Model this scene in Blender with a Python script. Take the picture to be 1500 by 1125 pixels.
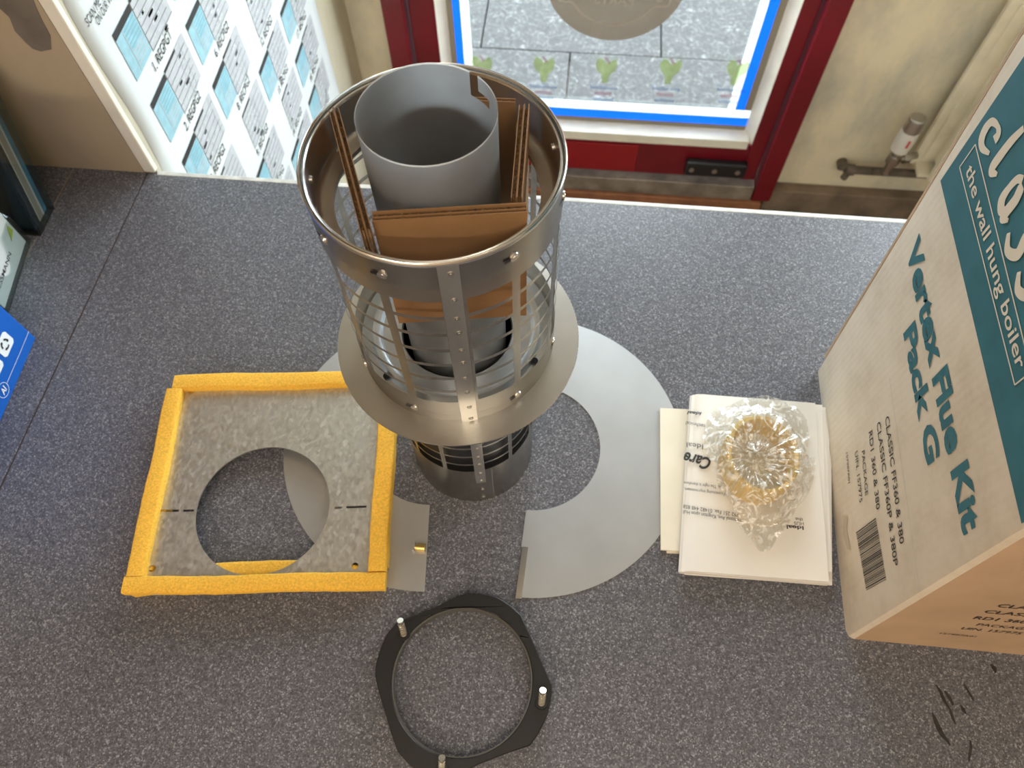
import bpy, bmesh, math, random
from mathutils import Vector, Matrix
random.seed(7)
for o in list(bpy.data.objects): bpy.data.objects.remove(o)
S = bpy.context.scene
COL = S.collection
PI = math.pi
R_ = math.radians

# ------------------------------------------------------------------ camera
F = 1105.0; H = 0.75
def unit(v): return Vector(v).normalized()
_down = unit((15, 582.5, F))
_yx = 975.0
_yy = 562.5 - (_down.x * (_yx - 750) + _down.z * F) / _down.y
_Y = unit((_yx - 750, _yy - 562.5, F)); _Z = -_down; _X = _Y.cross(_Z)
ROT = Matrix((_X, _Y, _Z))            # camera (right, down, forward) -> world
cd = bpy.data.cameras.new('camera'); cam = bpy.data.objects.new('camera', cd); COL.objects.link(cam)
r0, r1, r2 = ROT.col[0], -ROT.col[1], -ROT.col[2]
cam.matrix_world = Matrix(((r0.x, r1.x, r2.x, 0), (r0.y, r1.y, r2.y, 0), (r0.z, r1.z, r2.z, H), (0, 0, 0, 1)))
cd.sensor_width = 36; cd.lens = F / 1500 * 36; cd.clip_start = 0.02; cd.clip_end = 60
cd.dof.use_dof = True; cd.dof.focus_distance = 0.55; cd.dof.aperture_fstop = 11
S.camera = cam
CAM = Vector((0, 0, H))
def ray(px, py): return ROT @ unit((px - 750, py - 562.5, F))
def P(px, py, z=0.0):
    d = ray(px, py); return CAM + d * ((z - H) / d.z)
def PX(px, py, x):
    d = ray(px, py); return CAM + d * (x / d.x)
def PY(px, py, y):
    d = ray(px, py); return CAM + d * (y / d.y)

# ------------------------------------------------------------------ world, sun, lamps, exposure
S.view_settings.view_transform = 'Standard'
S.view_settings.look = 'None'
S.view_settings.exposure = 0.32
S.view_settings.gamma = 1
S.view_settings.use_curve_mapping = False
W = bpy.data.worlds.new('world'); S.world = W; W.use_nodes = True
bg = W.node_tree.nodes['Background']
bg.inputs[0].default_value = (0.86, 0.93, 1.0, 1); bg.inputs[1].default_value = 10.5
def area(name, loc, size, energy, color, rot=(0, 0, 0), portal=False):
    l = bpy.data.lights.new(name, 'AREA'); l.shape = 'RECTANGLE'; l.size, l.size_y = size
    l.energy = energy; l.color = color
    if portal: l.cycles.is_portal = True
    o = bpy.data.objects.new(name, l); COL.objects.link(o); o.location = loc; o.rotation_euler = rot; return o
area('door_portal', (0.06, 1.64, 0.2), (0.75, 1.7), 1, (1, 1, 1), (R_(-90), 0, 0), True)
area('window_portal', (1.55, 1.64, 0.62), (1.5, 1.3), 1, (1, 1, 1), (R_(-90), 0, 0), True)
area('fill_light', (0.35, -0.55, 1.44), (1.5, 0.5), 10, (1.0, 0.86, 0.68))  # added fill for warm ambient light, from an unseen lamp
area('fill_light_far', (-0.9, -1.9, 1.44), (1.2, 0.3), 34, (1.0, 0.87, 0.72))  # added fill that brightens the back wall mirrored in the steel

# ------------------------------------------------------------------ materials
def mat(name, color, rough=0.5, metal=0.0, noise=None, bump=None, **kw):
    """noise=(scale, amount, detail) varies colour; bump=(scale, strength, dist)"""
    m = bpy.data.materials.new(name); m.use_nodes = True
    nt = m.node_tree; b = nt.nodes['Principled BSDF']
    b.inputs['Base Color'].default_value = (*color, 1); b.inputs['Roughness'].default_value = rough
    b.inputs['Metallic'].default_value = metal
    for k, v in kw.items():
        b.inputs[k.replace('_', ' ')].default_value = v
    tc = nt.nodes.new('ShaderNodeTexCoord')
    if noise:
        n = nt.nodes.new('ShaderNodeTexNoise'); n.inputs['Scale'].default_value = noise[0]; n.inputs['Detail'].default_value = noise[2] if len(noise) > 2 else 4
        nt.links.new(tc.outputs['Object'], n.inputs['Vector'])
        r = nt.nodes.new('ShaderNodeValToRGB')
        a = noise[1]
        r.color_ramp.elements[0].position = 0.3; r.color_ramp.elements[1].position = 0.7
        r.color_ramp.elements[0].color = (*[c * (1 - a) for c in color], 1)
        r.color_ramp.elements[1].color = (*[min(1, c * (1 + a)) for c in color], 1)
        nt.links.new(n.outputs[0], r.inputs[0]); nt.links.new(r.outputs[0], b.inputs['Base Color'])
    if bump:
        n = nt.nodes.new('ShaderNodeTexNoise'); n.inputs['Scale'].default_value = bump[0]; n.inputs['Detail'].default_value = 5
        nt.links.new(tc.outputs['Object'], n.inputs['Vector'])
        bp = nt.nodes.new('ShaderNodeBump'); bp.inputs['Strength'].default_value = bump[1]; bp.inputs['Distance'].default_value = bump[2]
        nt.links.new(n.outputs[0], bp.inputs['Height']); nt.links.new(bp.outputs[0], b.inputs['Normal'])
    return m
def nodes(m): return m.node_tree, m.node_tree.nodes['Principled BSDF'], [n for n in m.node_tree.nodes if n.type == 'TEX_COORD'][0]
def ramp(nt, stops):
    r = nt.nodes.new('ShaderNodeValToRGB'); e = r.color_ramp.elements
    while len(e) < len(stops): e.new(0.5)
    for k, (p, c) in enumerate(stops): e[k].position = p; e[k].color = (*c, 1)
    return r
# speckled laminate
M_top = mat('speckled_laminate', (0.12, 0.12, 0.14), 0.36)
nt, b, tc = nodes(M_top)
v = nt.nodes.new('ShaderNodeTexVoronoi'); v.inputs['Scale'].default_value = 820; nt.links.new(tc.outputs['Object'], v.inputs['Vector'])
sp = nt.nodes.new('ShaderNodeSeparateColor'); nt.links.new(v.outputs['Color'], sp.inputs[0])
r = ramp(nt, [(0.0, (0.058, 0.058, 0.068)), (0.3, (0.09, 0.09, 0.104)), (0.6, (0.12, 0.12, 0.138)), (0.85, (0.16, 0.16, 0.18)), (0.97, (0.29, 0.29, 0.31))])
nt.links.new(sp.outputs[0], r.inputs[0])
n2 = nt.nodes.new('ShaderNodeTexNoise'); n2.inputs['Scale'].default_value = 240; nt.links.new(tc.outputs['Object'], n2.inputs['Vector'])
mx = nt.nodes.new('ShaderNodeMix'); mx.data_type = 'RGBA'; mx.blend_type = 'OVERLAY'; mx.inputs[0].default_value = 0.4
nt.links.new(r.outputs[0], mx.inputs[6]); nt.links.new(n2.outputs[0], mx.inputs[7]); nt.links.new(mx.outputs[2], b.inputs['Base Color'])
bp = nt.nodes.new('ShaderNodeBump'); bp.inputs['Strength'].default_value = 0.25; bp.inputs['Distance'].default_value = 0.0004
nt.links.new(n2.outputs[0], bp.inputs['Height']); nt.links.new(bp.outputs[0], b.inputs['Normal'])
M_seam = mat('seam_filler', (0.05, 0.03, 0.02), 0.8)
M_seam2 = mat('pale_seam', (0.26, 0.2, 0.15), 0.8)
M_edge = mat('counter_edge_paint', (0.66, 0.66, 0.62), 0.6, noise=(60, 0.2))
M_cab = mat('counter_body', (0.35, 0.3, 0.24), 0.6)
# walls
def wallmat(name, col, dark, sc=3.0, lo=0.35, hi=0.62):
    m = mat(name, col, 0.75, bump=(35, 0.25, 0.004)); nt, b, tc = nodes(m)
    n = nt.nodes.new('ShaderNodeTexNoise'); n.inputs['Scale'].default_value = sc; n.inputs['Detail'].default_value = 8; n.inputs['Roughness'].default_value = 0.65
    mp = nt.nodes.new('ShaderNodeMapping'); mp.inputs['Scale'].default_value = (1, 1, 0.5); nt.links.new(tc.outputs['Object'], mp.inputs[0]); nt.links.new(mp.outputs[0], n.inputs['Vector'])
    r = ramp(nt, [(lo, dark), (hi, col)]); nt.links.new(n.outputs[0], r.inputs[0]); nt.links.new(r.outputs[0], b.inputs['Base Color'])
    return m
M_wall = wallmat('cream_wall_paint', (0.60, 0.54, 0.40), (0.46, 0.42, 0.32), 6)
M_wall_f = wallmat('scuffed_cream_wall', (0.86, 0.76, 0.55), (0.52, 0.50, 0.42), 3.2, 0.36, 0.55)
M_alc = wallmat('beige_board', (0.47, 0.38, 0.26), (0.42, 0.335, 0.225), 4)
M_patch = mat('bare_plaster', (0.17, 0.145, 0.12), 0.9, noise=(20, 0.25))
M_ceil = mat('ceiling_paint', (0.78, 0.66, 0.50), 0.9)
M_back = mat('warm_shop_wall', (0.60, 0.45, 0.30), 0.85, noise=(1.5, 0.3))
M_floor = mat('brown_floor', (0.16, 0.09, 0.055), 0.7, noise=(12, 0.3))
M_red = mat('red_gloss_paint', (0.165, 0.004, 0.012), 0.3, noise=(5, 0.2), bump=(25, 0.1, 0.003))
M_red2 = mat('bright_red_paint', (0.29, 0.005, 0.011), 0.3)
M_bead = mat('cream_bead_paint', (0.86, 0.82, 0.70), 0.5, noise=(14, 0.08))
M_gasket = mat('taupe_gasket', (0.30, 0.26, 0.2), 0.7)
M_thr = mat('grey_threshold', (0.28, 0.24, 0.2), 0.5, 0.4, noise=(20, 0.4))
M_terra = mat('terracotta_sill', (0.30, 0.12, 0.055), 0.7, noise=(18, 0.3))
M_stone = mat('brown_skirting', (0.20, 0.145, 0.10), 0.8, noise=(14, 0.4))
M_black = mat('black_plastic', (0.012, 0.012, 0.013), 0.4)
M_pave = mat('granite_paving', (0.17, 0.18, 0.19), 0.85); nt, b, tc = nodes(M_pave)
n = nt.nodes.new('ShaderNodeTexNoise'); n.inputs['Scale'].default_value = 45; n.inputs['Detail'].default_value = 6; n.inputs['Roughness'].default_value = 0.8; n.inputs['Distortion'].default_value = 1.5
nt.links.new(tc.outputs['Object'], n.inputs['Vector'])
r = ramp(nt, [(0.38, (0.018, 0.019, 0.020)), (0.50, (0.030, 0.031, 0.032)), (0.60, (0.065, 0.067, 0.068)), (0.68, (0.2, 0.2, 0.2))]); nt.links.new(n.outputs[0], r.inputs[0]); nt.links.new(r.outputs[0], b.inputs['Base Color'])
# film on glass
M_blue = mat('blue_vinyl', (0.02, 0.30, 0.86), 0.5)
M_white = mat('white_vinyl', (0.82, 0.86, 0.86), 0.5)
for m_ in (M_blue, M_white):   # thin vinyl lets daylight through
    b = m_.node_tree.nodes['Principled BSDF']
    nt = m_.node_tree; tr = nt.nodes.new('ShaderNodeBsdfTranslucent'); tr.inputs[0].default_value = b.inputs['Base Color'].default_value
    ms = nt.nodes.new('ShaderNodeMixShader'); ms.inputs[0].default_value = 0.55
    out = [x for x in nt.nodes if x.type == 'OUTPUT_MATERIAL'][0]
    nt.links.new(b.outputs[0], ms.inputs[1]); nt.links.new(tr.outputs[0], ms.inputs[2]); nt.links.new(ms.outputs[0], out.inputs[0])
def clear(name, tint, fac, col=(1, 1, 1), rough=0.05, translucent=False):
    """mix of clear transmission and a surface sheen"""
    m = bpy.data.materials.new(name); m.use_nodes = True; nt = m.node_tree; nt.nodes.clear()
    out = nt.nodes.new('ShaderNodeOutputMaterial'); t = nt.nodes.new('ShaderNodeBsdfTransparent'); t.inputs[0].default_value = (*tint, 1)
    g = nt.nodes.new('ShaderNodeBsdfDiffuse' if translucent else 'ShaderNodeBsdfGlossy'); g.inputs[0].default_value = (*col, 1)
    if not translucent: g.inputs['Roughness'].default_value = rough
    ms = nt.nodes.new('ShaderNodeMixShader'); ms.inputs[0].default_value = fac
    nt.links.new(t.outputs[0], ms.inputs[1]); nt.links.new(g.outputs[0], ms.inputs[2]); nt.links.new(ms.outputs[0], out.inputs[0]); return m
M_glass = clear('door_glass', (0.95, 0.98, 0.97), 0.05)
M_stick = clear('faded_beige_sticker', (0.74, 0.71, 0.67), 0.55, (0.42, 0.37, 0.32), translucent=True)
M_stick_w = clear('pale_sticker_print', (0.8, 0.78, 0.74), 0.6, (0.62, 0.54, 0.47), translucent=True)
M_stick_g = clear('green_sticker_print', (0.92, 0.97, 0.76), 0.2, (0.35, 0.42, 0.14), translucent=True)
M_stick_p = clear('pink_sticker_print', (0.95, 0.86, 0.88), 0.18, (0.45, 0.3, 0.34), translucent=True)
M_stick_b = clear('blue_sticker_print', (0.62, 0.74, 0.95), 0.5, (0.12, 0.24, 0.5), translucent=True)
M_acr = clear('smoked_acrylic', (0.80, 0.83, 0.82), 0.10, (0.8, 0.85, 0.85), 0.08)
M_acr_clear = clear('clear_acrylic', (0.90, 0.93, 0.92), 0.12, (0.8, 0.85, 0.85), 0.08)
# metals
M_steel = mat('stainless_steel', (0.66, 0.64, 0.60), 0.27, 1.0, noise=(25, 0.06), bump=(90, 0.03, 0.001))
M_steel_in = mat('stainless_inner', (0.50, 0.475, 0.44), 0.4, 1.0, noise=(30, 0.18))
M_flange = mat('flange_steel', (0.58, 0.56, 0.52), 0.36, 1.0, noise=(20, 0.08), bump=(500, 0.12, 0.0006))
M_edge_m = mat('bright_cut_edge', (0.85, 0.85, 0.83), 0.22, 1.0)
M_alu = mat('cast_aluminium_tube', (0.56, 0.57, 0.58), 0.40, 0.7, noise=(40, 0.06))
M_ring_m = mat('matt_sheet_metal', (0.55, 0.56, 0.57), 0.42, 0.85, noise=(14, 0.07), bump=(60, 0.02, 0.001))
M_baf = mat('bright_zinc_baffle', (0.72, 0.76, 0.80), 0.28, 0.9, noise=(40, 0.12))
M_lip = mat('bare_aluminium_edge', (0.80, 0.80, 0.78), 0.45, 0.25)
M_brass = mat('brass', (0.60, 0.44, 0.16), 0.3, 1.0)
M_zinc = mat('zinc_stud', (0.8, 0.77, 0.68), 0.25, 1.0)
M_sleeve = mat('shade_sleeve', (0.008, 0.009, 0.014), 0.35)  # near black, paints the darkness inside the flue; also slits and dark screws
M_galv = mat('galvanised_spangle', (0.5, 0.5, 0.48), 0.4, 0.85); nt, b, tc = nodes(M_galv)
mp = nt.nodes.new('ShaderNodeMapping'); mp.inputs['Scale'].default_value = (1, 0.55, 1); mp.inputs['Rotation'].default_value = (0, 0, 0.7)
nz = nt.nodes.new('ShaderNodeTexNoise'); nz.inputs['Scale'].default_value = 90
ad = nt.nodes.new('ShaderNodeMix'); ad.data_type = 'RGBA'; ad.blend_type = 'LINEAR_LIGHT'; ad.inputs[0].default_value = 0.003
nt.links.new(tc.outputs['Object'], ad.inputs[6]); nt.links.new(tc.outputs['Object'], nz.inputs['Vector']); nt.links.new(nz.outputs['Color'], ad.inputs[7])
nt.links.new(ad.outputs[2], mp.inputs[0])
v = nt.nodes.new('ShaderNodeTexVoronoi'); v.inputs['Scale'].default_value = 400; nt.links.new(mp.outputs[0], v.inputs['Vector'])
sp = nt.nodes.new('ShaderNodeSeparateColor'); nt.links.new(v.outputs['Color'], sp.inputs[0])
r = ramp(nt, [(0, (0.56, 0.55, 0.51)), (0.6, (0.62, 0.61, 0.56)), (1, (0.72, 0.71, 0.66))]); nt.links.new(sp.outputs[0], r.inputs[0]); nt.links.new(r.outputs[0], b.inputs['Base Color'])
mr = nt.nodes.new('ShaderNodeMapRange'); mr.inputs[3].default_value = 0.32; mr.inputs[4].default_value = 0.48; nt.links.new(sp.outputs[1], mr.inputs[0]); nt.links.new(mr.outputs[0], b.inputs['Roughness'])
# per-spangle facet tilt
bp = nt.nodes.new('ShaderNodeBump'); bp.inputs['Strength'].default_value = 0.07; bp.inputs['Distance'].default_value = 0.0003
nt.links.new(sp.outputs[2], bp.inputs['Height']); nt.links.new(bp.outputs[0], b.inputs['Normal'])
M_foam = mat('yellow_foam', (0.83, 0.47, 0.055), 0.9, noise=(500, 0.18, 6), bump=(900, 0.6, 0.001))
b = M_foam.node_tree.nodes['Principled BSDF']; b.inputs['Subsurface Weight'].default_value = 0.25; b.inputs['Subsurface Radius'].default_value = (0.01, 0.006, 0.002); b.inputs['Subsurface Scale'].default_value = 0.5
M_card = mat('brown_corrugated_card', (0.27, 0.145, 0.062), 0.75, noise=(30, 0.12))
M_card_e = mat('card_edge', (0.27, 0.165, 0.085), 0.9, noise=(300, 0.5))
M_box = mat('lit_kraft_card', (0.54, 0.46, 0.36), 0.75); nt, b, tc = nodes(M_box)  # same card as the front face, cool window light put into the colour
n = nt.nodes.new('ShaderNodeTexNoise'); n.inputs['Scale'].default_value = 14; n.inputs['Detail'].default_value = 8; n.inputs['Roughness'].default_value = 0.7; nt.links.new(tc.outputs['Object'], n.inputs['Vector'])
r = ramp(nt, [(0.3, (0.58, 0.50, 0.39)), (0.5, (0.68, 0.60, 0.49)), (0.75, (0.74, 0.67, 0.56))]); nt.links.new(n.outputs[0], r.inputs[0]); nt.links.new(r.outputs[0], b.inputs['Base Color'])
wv = nt.nodes.new('ShaderNodeTexWave'); wv.bands_direction = 'Y'; wv.inputs['Scale'].default_value = 45; wv.inputs['Distortion'].default_value = 1.2; nt.links.new(tc.outputs['Object'], wv.inputs['Vector'])
bp = nt.nodes.new('ShaderNodeBump'); bp.inputs['Strength'].default_value = 0.06; bp.inputs['Distance'].default_value = 0.001
nt.links.new(wv.outputs[0], bp.inputs['Height']); nt.links.new(bp.outputs[0], b.inputs['Normal'])
M_boxf = mat('shaded_kraft_card', (0.46, 0.315, 0.20), 0.75, noise=(12, 0.12, 8), bump=(20, 0.15, 0.003))  # same card as the left face, its warm shade put into the colour
M_teal = mat('teal_print', (0.022, 0.125, 0.155), 0.6, noise=(40, 0.12))
M_buff = mat('unprinted_card', (0.68, 0.59, 0.47), 0.75)
M_ink = mat('black_ink', (0.03, 0.027, 0.025), 0.6)
M_greyink = mat('grey_print', (0.42, 0.43, 0.45), 0.6)
M_palegrey = mat('pale_grey_print', (0.50, 0.51, 0.53), 0.6, noise=(60, 0.06))
M_ltblue = mat('light_blue_print', (0.30, 0.51, 0.58), 0.6, noise=(80, 0.12))
M_midblue = mat('mid_blue_print', (0.16, 0.40, 0.50), 0.6)
M_paper = mat('white_paper', (0.80, 0.77, 0.72), 0.7, noise=(8, 0.05), bump=(12, 0.2, 0.004))
M_paper_c = mat('cream_paper', (0.76, 0.71, 0.59), 0.7, noise=(10, 0.07))
M_poster = mat('poster_paper', (0.70, 0.73, 0.725), 0.55)
M_yel = mat('pale_yellow_rubber', (0.82, 0.60, 0.22), 0.5, noise=(40, 0.1))
M_bluebox = mat('blue_card_print', (0.006, 0.11, 0.50), 0.35)
M_rad = mat('cream_radiator_enamel', (0.84, 0.77, 0.60), 0.35, noise=(14, 0.12))
M_trv = mat('white_plastic', (0.75, 0.72, 0.66), 0.4)
M_chrome = mat('worn_chrome', (0.5, 0.48, 0.45), 0.3, 1.0)
M_pipe = mat('dark_painted_pipe', (0.13, 0.10, 0.075), 0.55, noise=(40, 0.3))
M_redink = mat('red_mark', (0.6, 0.03, 0.03), 0.5)
M_lime = mat('lime_print', (0.45, 0.55, 0.04), 0.5)
M_navy = mat('navy_print', (0.01, 0.02, 0.05), 0.3)
M_brochblue = mat('brochure_blue', (0.05, 0.22, 0.36), 0.4, noise=(30, 0.4))
M_stain = mat('old_ink_stain', (0.02, 0.018, 0.014), 0.5, noise=(200, 0.6))
# cling film: white noise patches paint in the glints of its creases
M_film = bpy.data.materials.new('clear_crinkled_film'); M_film.use_nodes = True; nt = M_film.node_tree; nt.nodes.clear()
out = nt.nodes.new('ShaderNodeOutputMaterial'); t = nt.nodes.new('ShaderNodeBsdfTransparent'); t.inputs[0].default_value = (0.985, 0.98, 0.96, 1)
g = nt.nodes.new('ShaderNodeBsdfGlossy'); g.inputs['Roughness'].default_value = 0.16
lw = nt.nodes.new('ShaderNodeLayerWeight'); lw.inputs[0].default_value = 0.35
mr = nt.nodes.new('ShaderNodeMapRange'); mr.inputs[3].default_value = 0.16; mr.inputs[4].default_value = 0.8; nt.links.new(lw.outputs['Facing'], mr.inputs[0])
ms = nt.nodes.new('ShaderNodeMixShader'); nt.links.new(mr.outputs[0], ms.inputs[0]); nt.links.new(t.outputs[0], ms.inputs[1]); nt.links.new(g.outputs[0], ms.inputs[2])
tl_ = nt.nodes.new('ShaderNodeBsdfDiffuse'); tl_.inputs[0].default_value = (0.95, 0.94, 0.9, 1)
m2 = nt.nodes.new('ShaderNodeMixShader'); tc = nt.nodes.new('ShaderNodeTexCoord'); nn = nt.nodes.new('ShaderNodeTexNoise'); nn.inputs['Scale'].default_value = 75; nn.inputs['Detail'].default_value = 3; nn.inputs['Distortion'].default_value = 2.5
nt.links.new(tc.outputs['Object'], nn.inputs['Vector']); r = ramp(nt, [(0.5, (0.03,) * 3), (0.60, (0.6,) * 3)]); nt.links.new(nn.outputs[0], r.inputs[0]); nt.links.new(r.outputs[0], m2.inputs[0])
nt.links.new(ms.outputs[0], m2.inputs[1]); nt.links.new(tl_.outputs[0], m2.inputs[2]); nt.links.new(m2.outputs[0], out.inputs[0])

# ------------------------------------------------------------------ helpers
def empty(name, loc=(0, 0, 0)):
    o = bpy.data.objects.new(name, None); COL.objects.link(o); o.location = loc; o.empty_display_size = 0.02; return o
def tag(o, label=None, cat=None, group=None, kind=None):
    if label: o['label'] = label
    if cat: o['category'] = cat
    if group: o['group'] = group
    if kind: o['kind'] = kind
    return o
def link(name, me, m, parent=None, smooth=None):
    if m is not None and len(me.materials) == 0:
        for x in (m if isinstance(m, (list, tuple)) else [m]): me.materials.append(x)
    if smooth is not None:
        me.polygons.foreach_set('use_smooth', [True] * len(me.polygons)); me.set_sharp_from_angle(angle=R_(smooth))
    o = bpy.data.objects.new(name, me); COL.objects.link(o)
    if parent is not None:
        o.parent = parent
        w = Vector((0, 0, 0)); q = parent
        while q is not None: w += q.location; q = q.parent
        o.location = -w           # meshes are written in world coordinates
    return o
class MB:
    def __init__(s): s.v = []; s.f = []; s.mi = []
    def add(s, vs, fs, mi=0):
        k = len(s.v); s.v += [tuple(x) for x in vs]; s.f += [tuple(i + k for i in f) for f in fs]; s.mi += [mi] * len(fs)
    def box(s, x0, x1, y0, y1, z0, z1, mi=0, M=None):
        vs = [Vector(p) for p in ((x0, y0, z0), (x1, y0, z0), (x1, y1, z0), (x0, y1, z0), (x0, y0, z1), (x1, y0, z1), (x1, y1, z1), (x0, y1, z1))]
        if M is not None: vs = [M @ p for p in vs]
        s.add(vs, [(0, 3, 2, 1), (4, 5, 6, 7), (0, 1, 5, 4), (1, 2, 6, 5), (2, 3, 7, 6), (3, 0, 4, 7)], mi); return s
    def prism(s, outline, d, mi=0):
        """closed 3D outline extruded along vector d"""
        n = len(outline); a = [Vector(p) for p in outline]; b_ = [p + Vector(d) for p in a]
        s.add(a + b_, [tuple(range(n))[::-1], tuple(range(n, 2 * n))] + [(i, (i + 1) % n, n + (i + 1) % n, n + i) for i in range(n)], mi); return s
    def tube(s, p0, p1, r0_, r1_=None, seg=20, mi=0, caps=True):
        r1_ = r0_ if r1_ is None else r1_
        p0, p1 = Vector(p0), Vector(p1); d = (p1 - p0).normalized(); u = d.orthogonal().normalized(); w = d.cross(u)
        vs = []
        for p, r in ((p0, r0_), (p1, r1_)):
            vs += [p + (u * math.cos(2 * PI * i / seg) + w * math.sin(2 * PI * i / seg)) * r for i in range(seg)]
        fs = [(i, (i + 1) % seg, seg + (i + 1) % seg, seg + i) for i in range(seg)]
        if caps: fs += [tuple(range(seg))[::-1], tuple(range(seg, 2 * seg))]
        s.add(vs, fs, mi); return s
    def lathe(s, prof, c, seg=96, mi=0, closed=False):
        """profile [(r, z)] spun round the vertical through c"""
        n = len(prof); vs = [(c[0] + r * math.cos(2 * PI * i / seg), c[1] + r * math.sin(2 * PI * i / seg), z) for i in range(seg) for r, z in prof]
        fs = []
        for i in range(seg):
            j = (i + 1) % seg
            for k in range(n if closed else n - 1):
                l = (k + 1) % n; fs.append((i * n + k, j * n + k, j * n + l, i * n + l))
        s.add(vs, fs, mi); return s
    def mesh(s, name):
        me = bpy.data.meshes.new(name); me.from_pydata(s.v, [], s.f); me.validate()
        for p, mi in zip(me.polygons, s.mi): p.material_index = mi
        return me
    def build(s, name, m, parent=None, smooth=None, bevel=None):
        me = s.mesh(name)
        o = link(name, me, m, parent, smooth)
        if bevel:
            bv = o.modifiers.new('bevel', 'BEVEL'); bv.width = bevel; bv.segments = 3; bv.limit_method = 'ANGLE'; bv.angle_limit = R_(40)
        return o
def flat(name, loops, z0, z1, m, parent=None, bevel=0.0, smooth=35):
    """plate with holes: loops of (x, y), extruded z0..z1"""
    cu = bpy.data.curves.new(name, 'CURVE'); cu.dimensions = '2D'; cu.fill_mode = 'BOTH'
    for lp in loops:
        s = cu.splines.new('POLY'); s.points.add(len(lp) - 1); s.use_cyclic_u = True
        for p, q in zip(s.points, lp): p.co = (q[0], q[1], 0, 1)
    cu.extrude = (z1 - z0) / 2; cu.bevel_depth = 0
    t = bpy.data.objects.new('tmp', cu); COL.objects.link(t)
    me = bpy.data.meshes.new_from_object(t.evaluated_get(bpy.context.evaluated_depsgraph_get()))
    bpy.data.objects.remove(t)
    me.transform(Matrix.Translation((0, 0, (z0 + z1) / 2))); me.name = name; me.materials.clear()
    bm = bmesh.new(); bm.from_mesh(me); bmesh.ops.remove_doubles(bm, verts=bm.verts, dist=1e-6); bm.to_mesh(me); bm.free()
    return link(name, me, m, parent, smooth)
def circle(cx_, cy_, r, n=64, a0=0, a1=2 * PI, end=False):
    k = n - 1 if end else n
    return [(cx_ + r * math.cos(a0 + (a1 - a0) * i / k), cy_ + r * math.sin(a0 + (a1 - a0) * i / k)) for i in range(n)]
def text_mesh(body, xd, yd, start, width, height, shear=0, bold=0.0, lift=0.0003, mirror=False, align='L'):
    """flat lettering: baseline starts at `start`, runs along xd for `width`, capitals `height` tall along yd"""
    cu = bpy.data.curves.new('t', 'FONT'); cu.body = body; cu.size = 1; cu.shear = shear; cu.offset = bold; cu.resolution_u = 3
    t = bpy.data.objects.new('tmp', cu); COL.objects.link(t)
    me = bpy.data.meshes.new_from_object(t.evaluated_get(bpy.context.evaluated_depsgraph_get())); bpy.data.objects.remove(t)
    me.materials.clear()
    xs = [v_.co.x for v_ in me.vertices]; x0, x1 = min(xs), max(xs)
    xd = Vector(xd).normalized(); yd = Vector(yd).normalized(); n = xd.cross(yd)
    sx = width / (x1 - x0); sy = height / 0.73
    off = Vector(start) + n * lift
    for v_ in me.vertices:
        a = (v_.co.x - x0) * sx; c = v_.co.y * sy
        v_.co = off + xd * a + yd * c
    return me
def join(name, meshes, m, parent=None):
    """merge flat print meshes (same ink) into one mesh"""
    mb = MB()
    for me in meshes: mb.add([v_.co for v_ in me.vertices], [tuple(p.vertices) for p in me.polygons])
    return mb.build(name, m, parent)
def ribbon(pts, widths, to3d):
    """smooth thick stroke through 2D points (Catmull-Rom)"""
    P2 = [Vector((*p, 0)) for p in pts]; out = []; ws = []
    ext = [P2[0] * 2 - P2[1]] + P2 + [P2[-1] * 2 - P2[-2]]
    for i in range(1, len(ext) - 2):
        for k in range(8):
            t = k / 8; a, b_, c, d = ext[i - 1], ext[i], ext[i + 1], ext[i + 2]
            out.append(0.5 * ((2 * b_) + (c - a) * t + (2 * a - 5 * b_ + 4 * c - d) * t * t + (3 * b_ - a - 3 * c + d) * t ** 3))
            out[-1].z = len(out) * 4e-6; ws.append(widths[i - 1] * (1 - t) + widths[i] * t)
    out.append(P2[-1]); ws.append(widths[-1])
    vs = []; n = len(out)
    for i, p in enumerate(out):
        d = (out[min(i + 1, n - 1)] - out[max(i - 1, 0)]).normalized(); q = Vector((-d.y, d.x, 0)) * ws[i] / 2
        vs += [to3d(p + q), to3d(p - q)]
    mb = MB(); mb.add(vs, [(2 * i, 2 * i + 1, 2 * i + 3, 2 * i + 2) for i in range(n - 1)]); return mb.mesh('stroke')
def sheet_tube(c, r, zs, ths, solid, thick, name, m, parent, maxstep=3.0, smooth=35):
    """cylindrical sheet with openings. zs: breakpoints, ths: breakpoints in degrees over one turn (first+360 closes)"""
    T = []
    full = sorted(ths); full = full + [full[0] + 360]
    for a, b_ in zip(full[:-1], full[1:]):
        k = max(1, math.ceil((b_ - a) / maxstep - 1e-6)); T += [a + (b_ - a) * i / k for i in range(k)]
    bm = bmesh.new(); n = len(T)
    V = [[bm.verts.new((c[0] + r * math.cos(R_(t)), c[1] + r * math.sin(R_(t)), z)) for t in T] for z in zs]
    for k in range(len(zs) - 1):
        zc = (zs[k] + zs[k + 1]) / 2
        for i in range(n):
            t0 = T[i]; t1 = T[i + 1] if i + 1 < n else T[0] + 360
            if solid((t0 + t1) / 2, zc):
                j = (i + 1) % n; bm.faces.new((V[k][i], V[k][j], V[k + 1][j], V[k + 1][i]))
    for v_ in [v_ for v_ in bm.verts if not v_.link_faces]: bm.verts.remove(v_)
    bmesh.ops.solidify(bm, geom=bm.faces[:], thickness=thick)
    me = bpy.data.meshes.new(name); bm.to_mesh(me); bm.free()
    return link(name, me, m, parent, smooth)

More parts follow.
